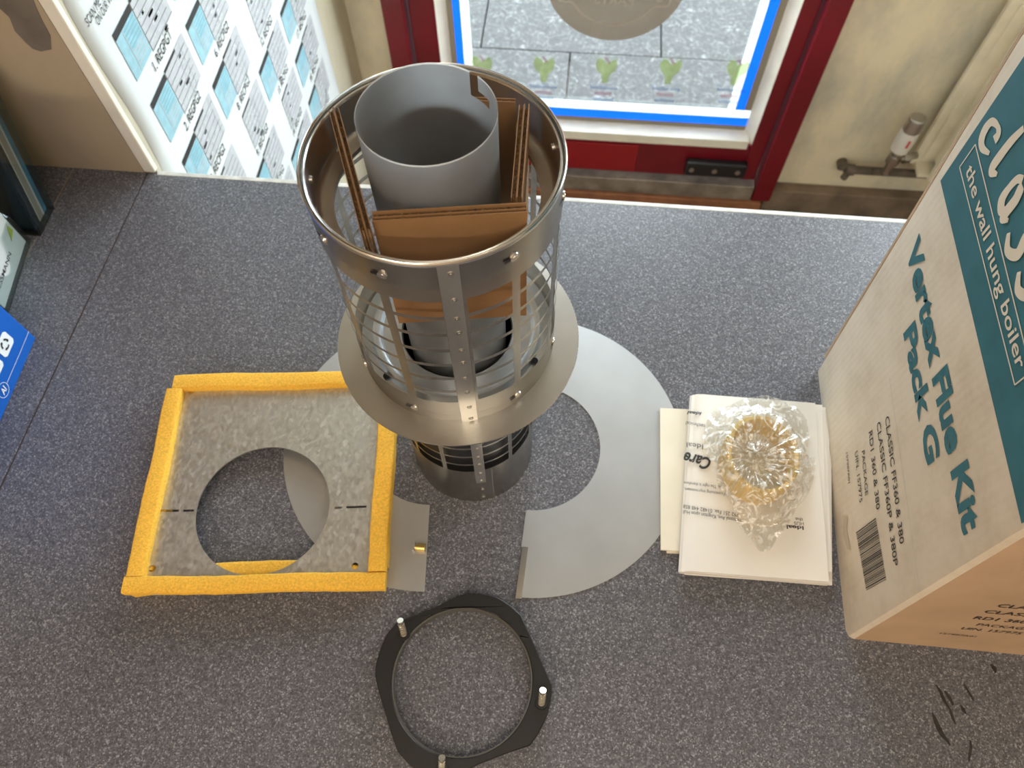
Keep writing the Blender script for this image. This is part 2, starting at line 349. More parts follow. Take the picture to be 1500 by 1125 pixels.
# ------------------------------------------------------------------ room shell
FZ = -0.95; WY = 1.55; CZ = 1.46
def st(mb, name, m, parent=None, bevel=None): return tag(mb.build(name, m, parent, bevel=bevel), kind='structure')
st(MB().box(-1.6, 2.6, -2.8, 1.66, FZ - 0.06, FZ), 'floor', M_floor)
st(MB().box(-1.6, 2.6, -2.8, 1.66, CZ, CZ + 0.06), 'ceiling', M_ceil)
st(MB().box(-1.6, 2.6, -2.86, -2.8, FZ, CZ), 'wall_back', M_back)
st(MB().box(2.6, 2.66, -2.8, 1.66, FZ, CZ), 'wall_right', M_wall)
st(MB().box(-1.66, -1.6, -2.8, 0.67, FZ, CZ), 'wall_far_left', M_alc)
# front wall: around the door and around a shop window over the radiator
fw = MB(); fw.box(0.565, 2.6, WY, WY + 0.1, FZ, -0.05); fw.box(0.565, 0.78, WY, WY + 0.1, -0.05, CZ); fw.box(2.32, 2.6, WY, WY + 0.1, -0.05, CZ)
fw.box(0.78, 2.32, WY, WY + 0.1, 1.3, CZ); fw.box(-0.455, 0.565, WY, WY + 0.1, 1.22, CZ); fw.box(-0.56, -0.455, WY, WY + 0.1, FZ, CZ)
st(fw, 'wall_front', M_wall_f)
wf = MB()
for x0, x1, z0, z1 in ((0.78, 2.32, -0.05, 0.0), (0.78, 2.32, 1.25, 1.3), (0.78, 0.83, 0, 1.25), (2.27, 2.32, 0, 1.25)): wf.box(x0, x1, WY + 0.02, WY + 0.08, z0, z1)
w1 = st(wf, 'window_1', M_bead)
MB().box(0.83, 2.27, WY + 0.045, WY + 0.051, 0, 1.25).build('window_pane', M_glass, w1)
# wall between counter and door (poster hangs on it) and the boarded alcove behind the counter
st(MB().box(-0.60, -0.549, 0.672, WY + 0.1, FZ, CZ), 'wall_left', M_wall)
alc = st(MB().box(-1.6, -0.5635, 0.6663, 0.72, -0.04, CZ), 'wall_alcove', M_alc)
trim = MB().box(-0.5635, -0.5475, 0.6663, 0.676, 0.0, CZ); st(trim, 'trim_1', M_bead, bevel=0.002)
pp = [(-0.005, -30), (40, -25), (52, 8), (62, 30), (74, 52), (75, 72), (60, 75), (48, 71), (38, 62), (22, 45), (14, 25), (0, 12), (-40, 5), (-60, -30)]
MB().prism([PY(a, b_, 0.6661) for a, b_ in pp], (0, -0.0006, 0)).build('bare_patch', M_patch, alc)['label'] = 'dark patch where the beige paint has peeled'
def blob(c2, r, n=9, to3d=None):
    return [to3d(c2[0] + r * random.uniform(.6, 1.2) * math.cos(2 * PI * i / n), c2[1] + r * random.uniform(.6, 1.2) * math.sin(2 * PI * i / n)) for i in range(n)]
# sill and skirting below the wall
st(MB().box(-0.54, 0.545, WY - 0.05, WY + 0.02, FZ, -0.905), 'trim_2', M_terra, bevel=0.003)
st(MB().box(0.55, 2.6, WY - 0.035, WY, FZ, -0.865), 'baseboard_front', M_stone, bevel=0.004)

# ------------------------------------------------------------------ door
door = tag(empty('door_1', (0.055, WY, FZ)), kind='structure')
def dbox(name, x0, x1, y0, y1, z0, z1, m, bevel=0.003, parent=None): return MB().box(x0, x1, y0, y1, z0, z1).build(name, m, parent or door, bevel=bevel)
TOPZ = 1.2
dbox('frame_jamb', -0.452, -0.402, WY - 0.045, WY + 0.06, -0.90, TOPZ, M_red)
dbox('frame_jamb', 0.515, 0.565, WY - 0.045, WY + 0.06, -0.90, TOPZ, M_red)
dbox('frame_head', -0.402, 0.515, WY - 0.045, WY + 0.06, TOPZ - 0.05, TOPZ, M_red)
dbox('stile', -0.396, -0.335, WY - 0.02, WY + 0.035, -0.845, TOPZ - 0.055, M_red)
dbox('stile', 0.470, 0.509, WY - 0.02, WY + 0.035, -0.845, TOPZ - 0.055, M_red)
dbox('bottom_rail', -0.335, 0.470, WY - 0.018, WY + 0.035, -0.845, -0.733, M_red)
dbox('top_rail', -0.335, 0.470, WY - 0.018, WY + 0.035, TOPZ - 0.13, TOPZ - 0.055, M_red)
dbox('repair_panel', -0.20, 0.178, WY - 0.0225, WY - 0.018, -0.838, -0.742, M_red2, 0.001)['label'] = 'brighter red filled section of the bottom rail'
dbox('glazing_bead', -0.314, 0.447, WY - 0.012, WY + 0.015, TOPZ - 0.16, TOPZ - 0.13, M_bead)
def bead(pts, d): MB().prism(pts, d).build('glazing_bead', M_bead, door, bevel=0.001)
bead([(-0.314, WY + 0.011, -0.72), (-0.336, WY - 0.019, -0.72), (-0.336, WY + 0.011, -0.72)], (0, 0, TOPZ + 0.58))
bead([(0.447, WY + 0.011, -0.72), (0.471, WY + 0.011, -0.72), (0.471, WY - 0.019, -0.72)], (0, 0, TOPZ + 0.58))
bead([(-0.33, WY + 0.011, -0.697), (-0.33, WY + 0.011, -0.735), (-0.33, WY - 0.019, -0.735), (-0.33, WY - 0.019, -0.708)], (0.79, 0, 0))
dbox('threshold', -0.40, 0.513, WY - 0.04, WY + 0.05, -0.905, -0.852, M_thr)
gl = dbox('glass', -0.314, 0.447, WY + 0.012, WY + 0.018, -0.697, TOPZ - 0.16, M_glass, None)
gy0, gy1 = WY + 0.0105, WY + 0.0115
def vinyl(x0, x1, z0, z1, m): MB().box(x0, x1, gy0, gy1, z0, z1).build('vinyl_strip', m, gl)
zt = TOPZ - 0.16
for x0, x1, m_ in ((-0.314, -0.300, M_gasket), (-0.300, -0.282, M_blue), (-0.282, -0.262, M_white), (0.388, 0.407, M_white), (0.407, 0.430, M_blue), (0.430, 0.447, M_gasket)):
    vinyl(x0, x1, -0.632, zt, m_)
vinyl(-0.314, 0.447, -0.657, -0.632, M_white); vinyl(-0.314, 0.447, -0.683, -0.657, M_blue); vinyl(-0.314, 0.447, -0.697, -0.683, M_gasket)
# round mirrored sticker seen from its back
sy = WY + 0.0085
sc = (0.068, -0.292); sr = 0.156
def onglass(x, z, y=sy): return Vector((x, y, z))
stk = MB().prism([onglass(*p, WY + 0.0095) for p in circle(sc[0], sc[1], sr, 64)], (0, 0.0006, 0)).build('round_sticker', M_stick, gl)
stk['label'] = 'large round faded beige sticker with mirrored lettering'
meshes = []
arc = [(sc[0] - 0.122, -0.20), (sc[0] - 0.125, -0.335), (sc[0] - 0.112, -0.353), (sc[0] - 0.092, -0.356), (sc[0] - 0.06, -0.388), (sc[0], -0.409), (sc[0] + 0.06, -0.388), (sc[0] + 0.092, -0.356), (sc[0] + 0.112, -0.353), (sc[0] + 0.125, -0.335), (sc[0] + 0.122, -0.20)]
meshes.append(ribbon(arc, [0.005] * len(arc), lambda q: onglass(q.x, q.y)))
for dx in (-0.1, 0.1):
    d_ = MB(); d_.add([onglass(*p) for p in circle(sc[0] + dx, -0.333, 0.010, 12)], [tuple(range(12))]); meshes.append(d_.mesh('dot'))
meshes.append(text_mesh('PARTS', (-1, 0, 0), (0, 0, 1), (sc[0] + 0.044, sy, -0.355), 0.088, 0.026, bold=0.02, lift=0))
meshes.append(text_mesh('GENUINE', (-1, 0, 0), (0, 0, 1), (sc[0] + 0.07, sy, -0.318), 0.14, 0.03, bold=0.02, lift=0))
# MB.mesh objects carry no vertices order issue; merge into one print
join('sticker_print', meshes, M_stick_w, stk)
for k, px in enumerate((706, 797, 888, 982, 1080)):
    c_ = PY(px, 96 + k * 1.5, WY + 0.01)
    x, z = c_.x, c_.z
    s_ = empty('small_sticker', (x, sy, z)); s_.parent = gl; s_.location = Vector((x, sy, z)) 
    fl = [(-.02, .028), (-.027, .012), (-.022, -.008), (-.010, -.02), (-.007, -.045), (.007, -.045), (.011, -.02), (.022, -.008), (.027, .012), (.020, .028), (.011, .020), (.0, .012), (-.010, .024)]
    mb = MB(); mb.prism([(x + a, sy, z + b_) for a, b_ in fl], (0, 0.0004, 0))
    o = mb.build('leaf_mark', M_stick_g, s_); o.location = -s_.location
    mb = MB(); mb.prism([(x + a, sy - 0.0005, z + b_) for a, b_ in ((-.008, .03), (-.002, .032), (.010, .016), (.004, .012))], (0, 0.0003, 0))
    o = mb.build('pink_mark', M_stick_p, s_); o.location = -s_.location
    t1 = text_mesh('accredited', (-1, 0, 0), (0, 0, 1), (x + 0.034, sy, z - 0.064), 0.068, 0.011, bold=0.02, lift=0)
    t2 = text_mesh('installer', (-1, 0, 0), (0, 0, 1), (x + 0.026, sy, z - 0.1), 0.052, 0.011, bold=0.02, lift=0)
    o = join('sticker_text', [t1, t2], M_stick_b, s_); o.location = -s_.location
    mb = MB(); mb.box(x - 0.022, x + 0.022, sy, sy + 0.0004, z - 0.083, z - 0.073); o = mb.build('pink_bar', M_stick_p, s_); o.location = -s_.location
# black hinge block on the bottom rail
hb = MB().box(0.312, 0.475, WY - 0.04, WY - 0.018, -0.822, -0.775).build('hinge_block', M_black, door, bevel=0.004)
for x in (0.328, 0.39, 0.452): MB().tube((x, WY - 0.0405, -0.798), (x, WY - 0.044, -0.798), 0.007, seg=14).build('screw', M_chrome, hb)
# pavement outside
pave = tag(MB().box(-4, 5, 1.66, 7, -1.10, -0.995).build('pavement', M_thr), kind='structure')
slab_me = MB().box(-0.297, 0.297, -0.222, 0.222, -0.05, 0).mesh('slab'); slab_me.materials.append(M_pave)
for i in range(-3, 5):
    for j in range(9):
        o = bpy.data.objects.new('paving_slab', slab_me); COL.objects.link(o); o.parent = pave
        o.location = (0.27 + i * 0.6 + (0.3 if j % 2 else 0), 1.925 + j * 0.45, -0.955 + random.uniform(-.002, .002))
# ------------------------------------------------------------------ radiator
rad = tag(empty('panel_radiator', (1.4, 1.50, -0.72)), 'cream double panel radiator on the wall right of the red door', 'radiator')
for nm, y0, y1, x0, z1 in (('rear_panel', 1.505, 1.52, 0.875, -0.245), ('front_panel', 1.445, 1.46, 0.91, -0.27)):
    mb = MB(); mb.box(x0, 2.1, y0, y1, -0.725, z1)
    mb.box(x0 + 0.02, 2.08, y0 - 0.005, y0, -0.70, z1 - 0.025)
    mb.build(nm, M_rad, rad, bevel=0.004)
fin = MB()
for i in range(40): fin.box(0.925 + i * 0.028, 0.927 + i * 0.028, 1.46, 1.505, -0.70, -0.28)
fin.build('convector_fins', M_rad, rad)['kind'] = 'stuff'
MB().box(0.885, 2.1, 1.46, 1.505, -0.725, -0.715).build('bottom_channel', M_rad, rad)
for x in (1.0, 1.95): MB().box(x, x + 0.03, 1.52, WY - 0.001, -0.68, -0.3).build('bracket', M_rad, rad)
valve = tag(empty('radiator_valve', (0.815, 1.48, -0.70)), 'white thermostatic valve with silver cap left of the radiator', 'valve')
mb = MB(); mb.tube((0.815, 1.48, -0.655), (0.815, 1.48, -0.615), 0.021, 0.023, 24); mb.tube((0.815, 1.48, -0.615), (0.815, 1.48, -0.59), 0.023, 0.022, 24); mb.build('valve_head', M_trv, valve, 40)
MB().tube((0.815, 1.48, -0.59), (0.815, 1.48, -0.552), 0.0225, 0.0195, 24).build('silver_cap', M_chrome, valve, 40, bevel=0.003)
MB().box(0.813, 0.818, 1.456, 1.459, -0.628, -0.606).build('red_pointer', M_redink, valve)
mb = MB(); mb.tube((0.815, 1.48, -0.735), (0.815, 1.48, -0.655), 0.011, seg=16); mb.tube((0.815, 1.48, -0.69), (0.875, 1.50, -0.69), 0.009, seg=16); mb.tube((0.815, 1.48, -0.70), (0.815, 1.48, -0.675), 0.017, seg=6)
mb.tube((0.838, 1.487, -0.69), (0.856, 1.493, -0.69), 0.014, seg=6); mb.build('valve_body', M_chrome, valve, 40)
pipe = MB(); pipe.tube((0.815, 1.48, -0.735), (0.80, 1.51, -0.765), 0.0085, seg=14); pipe.tube((0.735, 1.515, -0.768), (1.3, 1.515, -0.768), 0.011, seg=16)
pipe.tube((0.735, 1.515, -0.768), (0.725, 1.54, -0.775), 0.012, seg=14); pipe.tube((0.728, 1.515, -0.768), (0.75, 1.515, -0.768), 0.015, seg=14); pipe.tube((0.74, 1.515, -0.768), (0.735, 1.515, -0.80), 0.009, seg=14)
pipe.tube((0.725, 1.53, -0.775), (0.725, 1.5515, -0.775), 0.014, seg=14)
tag(pipe.build('heating_pipe', M_pipe, None, 40), 'dark painted heating pipe running low on the wall under the radiator valve', 'pipe')

# ------------------------------------------------------------------ counter
cnt = tag(empty('shop_counter', (0.2, 0.1, FZ)), 'long grey speckled laminate shop counter with dark joint lines', 'counter')
YB = 0.6662
a0 = P(215, 255); a1 = P(0, 715); dxy = (a1 - a0) / (a1.y - a0.y)
def seamx(y): return a0.x + (y - a0.y) * dxy.x
g = 0.0011
MB().prism([(seamx(YB) + g, YB, -0.035), (seamx(-0.6) + g, -0.6, -0.035), (1.5, -0.6, -0.035), (1.5, YB - 0.003, -0.035)], (0, 0, 0.035)).build('worktop', M_top, cnt)
q0 = P(105, 240); q1 = P(85, 305)
sx2 = lambda y: (q0.x + q1.x) / 2 + (y - q0.y) * dxy.x
MB().prism([(sx2(YB) + g, YB, -0.035), (sx2(-0.6) + g, -0.6, -0.035), (seamx(-0.6) - g, -0.6, -0.035), (seamx(YB) - g, YB, -0.035)], (0, 0, 0.035)).build('worktop', M_top, cnt)
MB().prism([(-1.59, YB, -0.035), (-1.59, -0.6, -0.035), (sx2(-0.6) - g * .6, -0.6, -0.035), (sx2(YB) - g * .6, YB, -0.035)], (0, 0, 0.035)).build('worktop', M_top, cnt)
MB().prism([(seamx(YB) - g, YB, -0.034), (seamx(-0.6) - g, -0.6, -0.034), (seamx(-0.6) + g, -0.6, -0.034), (seamx(YB) + g, YB, -0.034)], (0, 0, 0.0332)).build('joint_strip', M_seam, cnt)
MB().prism([(sx2(YB) - g, YB, -0.034), (sx2(-0.6) - g, -0.6, -0.034), (sx2(-0.6) + g, -0.6, -0.034), (sx2(YB) + g, YB, -0.034)], (0, 0, 0.0337)).build('joint_strip', M_seam2, cnt)
MB().box(-0.5455, 1.5, YB - 0.003, YB + 0.004, -0.035, 0.0004).build('back_edging', M_edge, cnt, bevel=0.0012)
MB().box(-1.55, 1.45, -0.55, 0.64, FZ, -0.035).build('cabinet_body', M_cab, cnt)
# ink stains printed on the worktop by the box
ms_ = []
def stain(poly):
    d_ = MB(); d_.add([P(*p, 0.0002) for p in poly], [tuple(range(len(poly)))]); ms_.append(d_.mesh('s'))
zz = lambda pts: [(1300 + a / 5.49, 920 + b_ / 5.49) for a, b_ in pts]
def streak(pts, w):
    a = []; c = []
    for i, (x, y) in enumerate(pts):
        ww = w * (0.35 if i in (0, len(pts) - 1) else random.uniform(.6, 1.2)); a.append((x - ww, y + ww * .3)); c.append((x + ww, y - ww * .3))
    stain(zz(a + c[::-1]))
streak([(360, 680), (385, 740), (410, 800), (440, 860), (480, 905), (505, 945)], 16)
streak([(390, 455), (425, 510), (455, 580), (500, 650), (520, 710), (545, 770)], 13)
streak([(615, 450), (650, 510), (672, 545), (695, 585)], 13)
streak([(460, 505), (495, 555), (530, 620)], 22)
streak([(590, 620), (610, 655), (630, 690)], 14)
streak([(665, 900), (672, 960), (662, 1010), (655, 1075)], 18)
streak([(830, 290), (860, 320), (870, 360)], 22)
for me_ in ms_: join('ink_stain', [me_], M_stain, cnt)

# ------------------------------------------------------------------ poster
xp = -0.5482
def PV(y, z, dx=0.0): return Vector((xp + dx, y, z))
nY, nZ = 24, 40
vs = []; fs = []
for i in range(nY + 1):
    for j in range(nZ + 1):
        y = 0.6835 + (1.371 - 0.6835) * i / nY; z = -0.60 + 1.25 * j / nZ
        w = 0.004 * math.sin(z * 25) * (1 - i / nY) ** 3 * 0.8
        vs.append((xp - 0.0002, y + w, z))
for i in range(nY):
    for j in range(nZ):
        k = i * (nZ + 1) + j; fs.append((k, k + nZ + 1, k + nZ + 2, k + 1))
mb = MB(); mb.add(vs, fs); poster = mb.build('wall_poster', M_poster, None, 60)
tag(poster, 'large white poster of numbered form diagrams in grey and blue on the side wall', 'poster')
so = poster.modifiers.new('thick', 'SOLIDIFY'); so.thickness = 0.0004
def quad(mb, y0, y1, z0, z1, mi, d=0.0006, sk=0.0): mb.add([PV(y0, z0, d), PV(y1, z0 + sk, d), PV(y1, z1 + sk, d), PV(y0, z1, d)], [(0, 1, 2, 3)], mi)
rr = random.Random(3)
titles = {(0, 0): '1. REGPGT', (0, 1): '2. REGPG2', (0, 2): '3. RECPG2', (1, 1): '6. RECPG2', (1, 0): '5. REGPGT', (2, 1): '10. RECPT'}
for c_ in range(5):
    for k in range(-1, 6):
        y0 = 0.727 + c_ * 0.1545; z0 = 0.163 - k * 0.1025
        if y0 + 0.14 > 1.371 or z0 - 0.085 < -0.6 or (c_ == 0 and k < 0): continue
        bl = (c_, k) not in ((1, 3), (2, 2), (2, 4), (1, 5), (0, 3))
        mb = MB()
        if bl:
            quad(mb, y0, y0 + 0.058, z0 - 0.066, z0, 1, 0.0006)
            quad(mb, y0, y0 + 0.058, z0 - 0.009, z0, 3, 0.0008)
            for q in range(9): quad(mb, y0 + 0.022, y0 + 0.056, z0 - 0.014 - q * 0.0055, z0 - 0.0125 - q * 0.0055, 2 if q < 5 else 0, 0.0008)
            quad(mb, y0 + 0.019, y0 + 0.0202, z0 - 0.064, z0 - 0.009, 0, 0.0009)
        ya = y0 + (0.060 if bl else 0.045); yb = y0 + 0.138
        quad(mb, ya, yb, z0 - 0.07, z0 + 0.002, 0, 0.0006)
        quad(mb, ya, ya + 0.045, z0 - 0.002, z0 + 0.002, 3, 0.0008)
        for q in range(6):
            z = z0 - 0.010 - q * 0.0115
            quad(mb, ya, yb - rr.uniform(0, .012), z - 0.0009, z, 3, 0.0008)
            for _ in range(2):
                yy = ya + rr.uniform(0, 0.05); quad(mb, yy, yy + rr.uniform(.008, .02), z - 0.006, z - 0.002, 5, 0.0007)
        for q in range(2):
            yy = rr.uniform(ya + 0.01, yb - 0.01); quad(mb, yy, yy + 0.0008, z0 - 0.07, z0, 4, 0.0009)
        mb.build('form_diagram', [M_palegrey, M_ltblue, M_midblue, M_ink, M_greyink, M_white], poster)
        tt = text_mesh(titles.get((c_, k), '%d. RECPG2' % (c_ * 4 + k + 2)), (0, 1, 0), (0, 0, 1), PV(y0 + 0.044, z0 - 0.088), 0.070, 0.0145, shear=0.1, bold=0.004, lift=0.0008)
        join('diagram_title', [tt], M_ink, poster)
cp1 = PX(129, 40, xp); cp2 = PX(144, 38, xp)
t1 = text_mesh('SCAN ME TO SEE', (0, 1, 0), (0, 0, 1), PV(cp1.y, cp1.z), 0.075, 0.010, shear=.1, lift=0.0008)
t2 = text_mesh('ON OUR WEBSITE', (0, 1, 0), (0, 0, 1), PV(cp2.y, cp2.z), 0.070, 0.010, shear=.1, lift=0.0008)
join('poster_caption', [t1, t2], M_ink, poster)

# ------------------------------------------------------------------ flue collars (half rings)
def collar(cx_, cy_, a_from, a_to, label, extra=None):
    R1, R2 = 0.1613, 0.0725
    out = circle(cx_, cy_, R1, 90, a_from, a_to, True); inn = circle(cx_, cy_, R2, 60, a_from, a_to, True)[::-1]
    o = flat('flue_collar', [out + inn], 0.0, 0.0012, M_ring_m)
    o.data.materials.append(M_edge_m)
    for p in o.data.polygons:
        if abs(p.normal.z) < 0.5: p.material_index = 1
    return tag(o, label, 'metal ring')
rc = collar(-0.017, 0.3197, R_(-90), R_(78), 'half round grey sheet metal collar lying right of the flue terminal')
# folded lip along its lower end
e0 = P(772, 750, 0.001); e1 = P(755, 877, 0.001)
mid = e0.lerp(e1, 0.42)
mb = MB(); mb.prism([mid, e1, e1 + Vector((0.006, 0, 0)), mid + Vector((0.006, 0, 0))], (0, 0, 0.0022)); mb.build('folded_lip', M_edge_m, rc)
mb = MB(); mb.prism([e0 + Vector((-.001, 0, 0)), mid + Vector((-.001, 0, 0)), mid + Vector((0.003, 0, 0)), e0 + Vector((0.003, 0, 0))], (0, 0, 0.0012)); mb.build('slot_edge', M_ring_m, rc)
lc = collar(-0.124, 0.316, R_(117), R_(275), 'half round grey sheet metal collar lying left, mostly under the foam-edged plate')
b0 = P(617, 802, 0.005)
mb = MB(); mb.tube(b0 + Vector((-0.004, 0, 0)), b0 + Vector((0.004, 0.0, 0)), 0.0042, seg=16); mb.tube(b0 + Vector((-0.008, 0, 0)), b0 + Vector((-0.004, 0, 0)), 0.0028, seg=12); mb.build('brass_screw', M_brass, lc, 40)
mb = MB(); mb.box(b0.x - 0.0085, b0.x - 0.0065, b0.y - 0.004, b0.y + 0.004, 0.001, 0.0085); mb.build('screw_tab', M_ring_m, lc)

# ------------------------------------------------------------------ foam edged square plate
pl = tag(empty('wall_plate', (-0.28, 0.24, 0.0)), 'square galvanised plate with round hole and yellow foam edging, left of the flue terminal', 'metal plate')
zt_ = 0.017
c00 = P(206, 868, 0.022); c10 = P(566, 860, 0.022); 
A = P(178, 869, 0.024); B = P(564, 861, 0.024); D = P(254, 549, 0.024)   # outer corners (near left, near right, far left)
ux = (B - A).normalized(); uy = (D - A); uy = (uy - ux * uy.dot(ux)).normalized()
Lx = (B - A).length; Ly = (D - A).length
def L(u, v_, z): q = A + ux * u + uy * v_; return Vector((q.x, q.y, z))
def l2(u, v_): q = L(u, v_, 0); return (q.x, q.y)
hc = P(385, 745, zt_)
ins = 0.004
holes = [circle(hc.x, hc.y, 0.0675, 96)]
for p in ((281, 573), (223, 833), (520, 829)):
    q = P(*p, zt_); holes.append(circle(q.x, q.y, 0.0034, 16))
def slot(pa, pb, w=0.0012):
    a = P(*pa, zt_); b_ = P(*pb, zt_); n_ = Vector((-(b_ - a).y, (b_ - a).x, 0)).normalized() * w
    return [tuple((a + n_)[:2]), tuple((b_ + n_)[:2]), tuple((b_ - n_)[:2]), tuple((a - n_)[:2])]
for pa, pb in (((229, 748), (262, 748)), ((268, 748), (284, 747.5)), ((490, 744), (501, 743.5)), ((507, 743), (537, 742))): holes.append(slot(pa, pb))
flat('plate', [[l2(ins, ins), l2(Lx - ins, ins), l2(Lx - ins, Ly - ins), l2(ins, Ly - ins)]] + holes, zt_ - 0.0015, zt_, M_galv, pl)
def foam(name, u0, u1, v0, v1, z0, z1, seed, parent=pl, bow=0.0):
    """wobbly soft strip"""
    rn = random.Random(seed); long_u = (u1 - u0) > (v1 - v0); n_ = 26
    mb = MB(); ph = rn.uniform(0, 6)
    rings = []
    prof = [(0, 0), (0, .82), (.05, .96), (.12, 1), (.88, 1), (.95, .96), (1, .82), (1, 0)]
    for i in range(n_ + 1):
        t = i / n_; w1_ = 0.0006 * math.sin(t * 11 + ph) + rn.uniform(-.0003, .0003); w2 = 0.0006 * math.sin(t * 9 + ph * 2) + rn.uniform(-.0003, .0003)
        hh = 0.0008 * math.sin(t * 13 + ph) ; bo = bow * math.sin(t * PI)
        for a, b_ in prof:
            if long_u: u = u0 + (u1 - u0) * t; v_ = v0 + bo + w1_ + (v1 - v0 + w2 - w1_) * a
            else: v_ = v0 + (v1 - v0) * t; u = u0 + bo + w1_ + (u1 - u0 + w2 - w1_) * a
            mb.v.append(tuple(L(u, v_, z0 + (z1 - z0 + hh * b_) * b_)))
    m_ = len(prof)
    for i in range(n_):
        for k in range(m_):
            l = (k + 1) % m_; mb.f.append((i * m_ + k, i * m_ + l, (i + 1) * m_ + l, (i + 1) * m_ + k)); mb.mi.append(0)
    mb.f += [tuple(range(m_)), tuple(range(n_ * m_, (n_ + 1) * m_))[::-1]]; mb.mi += [0, 0]
    me = mb.mesh(name); bm = bmesh.new(); bm.from_mesh(me); bmesh.ops.recalc_face_normals(bm, faces=bm.faces[:]); bm.to_mesh(me); bm.free()
    return link(name, me, M_foam, parent, 50)
fwid = 0.0180; fh = zt_ + 0.0085
foam('foam_strip', 0, Lx, -0.001, 0.0155, zt_, fh, 1)
foam('foam_strip', 0.006, Lx + 0.0, Ly - fwid, Ly, zt_, fh, 2)
foam('foam_strip', 0, fwid, 0.0157, Ly - fwid, zt_, fh, 3)
foam('foam_strip', Lx - fwid, Lx, 0.0157, Ly - fwid, zt_, fh, 4)
zu = zt_ - 0.0018
foam('under_foam_strip', 0.003, Lx - 0.003, 0.001, 0.022, 0.0015, zu, 5, bow=0.010)
foam('under_foam_strip', 0.003, Lx - 0.003, Ly - 0.022, Ly - 0.003, 0.0015, zu, 6)
foam('under_foam_strip', 0.002, 0.022, 0.024, Ly - 0.024, 0.0015, zu, 7)
foam('under_foam_strip', Lx - 0.022, Lx - 0.001, 0.024, Ly - 0.024, 0.0015, zu, 8)
MB().prism([L(0.004, 0.003, 0.0), L(Lx - 0.006, 0.0035, 0.0), L(Lx - 0.006, 0.03, 0.0), L(0.004, 0.03, 0.0)], (0, 0, 0.0010)).build('backing_paper', M_palegrey, pl)

# ------------------------------------------------------------------ black clamp ring
zr = 0.013
z2 = lambda x, y: (540 + x / 4.089, 850 + y / 4.089)
br = tag(empty('clamp_ring', (-0.062, 0.077, 0.0)), 'black plastic lobed clamping ring with zinc studs at the front of the counter', 'ring')
ol = [P(*z2(*p), zr) for p in [(600, 75), (670, 78), (740, 92), (800, 117), (850, 150), (915, 210), (975, 345), (1035, 490), (1098, 635), (1096, 690), (1085, 745), (1072, 805), (1045, 865), (1010, 930), (965, 990)]]
ol2 = [(-0.0115, 0.0225), (-0.040, 0.0095), (-0.0555, -0.0005), (-0.068, -0.0035), (-0.083, -0.003), (-0.098, 0.0025), (-0.111, 0.0125)]
ol3 = [P(*z2(*p), zr) for p in [(132, 910), (100, 800), (60, 670), (38, 575), (42, 510), (60, 440), (82, 380), (110, 320), (138, 285), (170, 250), (280, 207), (390, 165), (530, 95)]]
poly = [tuple(p[:2]) for p in ol] + ol2 + [tuple(p[:2]) for p in ol3]
flat('ring_body', [poly, circle(-0.0622, 0.0772, 0.0646, 96)], 0.0, zr, M_black, br).modifiers.new('b', 'BEVEL').width = 0.0008
mb = MB(); mb.lathe([(0.0646, 0.001), (0.0632, 0.001), (0.0632, zr - 0.0015), (0.0646, zr - 0.0015)], (-0.0622, 0.0772), 96, closed=True); mb.build('inner_lip', mat('grey_plastic_lip', (0.10, 0.095, 0.085), 0.5), br, 40)
for k, p in enumerate(((212, 322), (1035, 735), (440, 1135))):
    q = P(*z2(*p), zr); s_ = MB()
    tilt = Vector((-0.0025 if k == 0 else 0.0003, 0.009, 0))
    s_.tube(q, q + tilt + Vector((0, 0, 0.018)), 0.0030, seg=16)
    for h in range(7): s_.tube(q + tilt * (h / 8) + Vector((0, 0, 0.002 + h * 0.002)), q + tilt * (h / 8) + Vector((0, 0, 0.003 + h * 0.002)), 0.0034, 0.0030, 14)
    st_ = s_.build('stud', M_zinc, br, 40)
    MB().lathe([(0.0035, zr + 0.0001), (0.006, zr + 0.0001), (0.0055, zr + 0.0016), (0.0035, zr + 0.0016)], q, 20, closed=True).build('washer', M_black, st_, 40)

# ------------------------------------------------------------------ paper leaflets
def sheet(name, corners, z0, thick, m, parent, n=12, seed=0, wav=0.0006, curl=None):
    rn = random.Random(seed); a, b_, c, d = [Vector(p) for p in corners]; ph = [rn.uniform(0, 6) for _ in range(4)]
    vs = []; 
    for layer in (0, 1):
        for i in range(n + 1):
            for j in range(n + 1):
                u, v_ = i / n, j / n
                p = a.lerp(b_, u).lerp(d.lerp(c, u), v_)
                w = wav * (math.sin(u * 5 + ph[0]) + math.sin(v_ * 6 + ph[1]) + math.sin((u + v_) * 9 + ph[2]) * .5) * 0.5 + wav
                if curl: w += curl(u, v_)
                z = z0 + (w + thick if layer else w)
                vs.append((p.x, p.y, z))
    fs = []; N = (n + 1) ** 2; idx = lambda i, j, l: l * N + i * (n + 1) + j
    for i in range(n):
        for j in range(n):
            fs.append((idx(i, j, 1), idx(i + 1, j, 1), idx(i + 1, j + 1, 1), idx(i, j + 1, 1)))
            fs.append((idx(i, j, 0), idx(i, j + 1, 0), idx(i + 1, j + 1, 0), idx(i + 1, j, 0)))
    for i in range(n):
        fs.append((idx(i, 0, 0), idx(i + 1, 0, 0), idx(i + 1, 0, 1), idx(i, 0, 1))); fs.append((idx(i + 1, n, 0), idx(i, n, 0), idx(i, n, 1), idx(i + 1, n, 1)))
        fs.append((idx(0, i + 1, 0), idx(0, i, 0), idx(0, i, 1), idx(0, i + 1, 1))); fs.append((idx(n, i, 0), idx(n, i + 1, 0), idx(n, i + 1, 1), idx(n, i, 1)))
    mb = MB(); mb.add(vs, fs); return mb.build(name, m, parent, 40)
Q = lambda px, py, z: P(px, py, z)
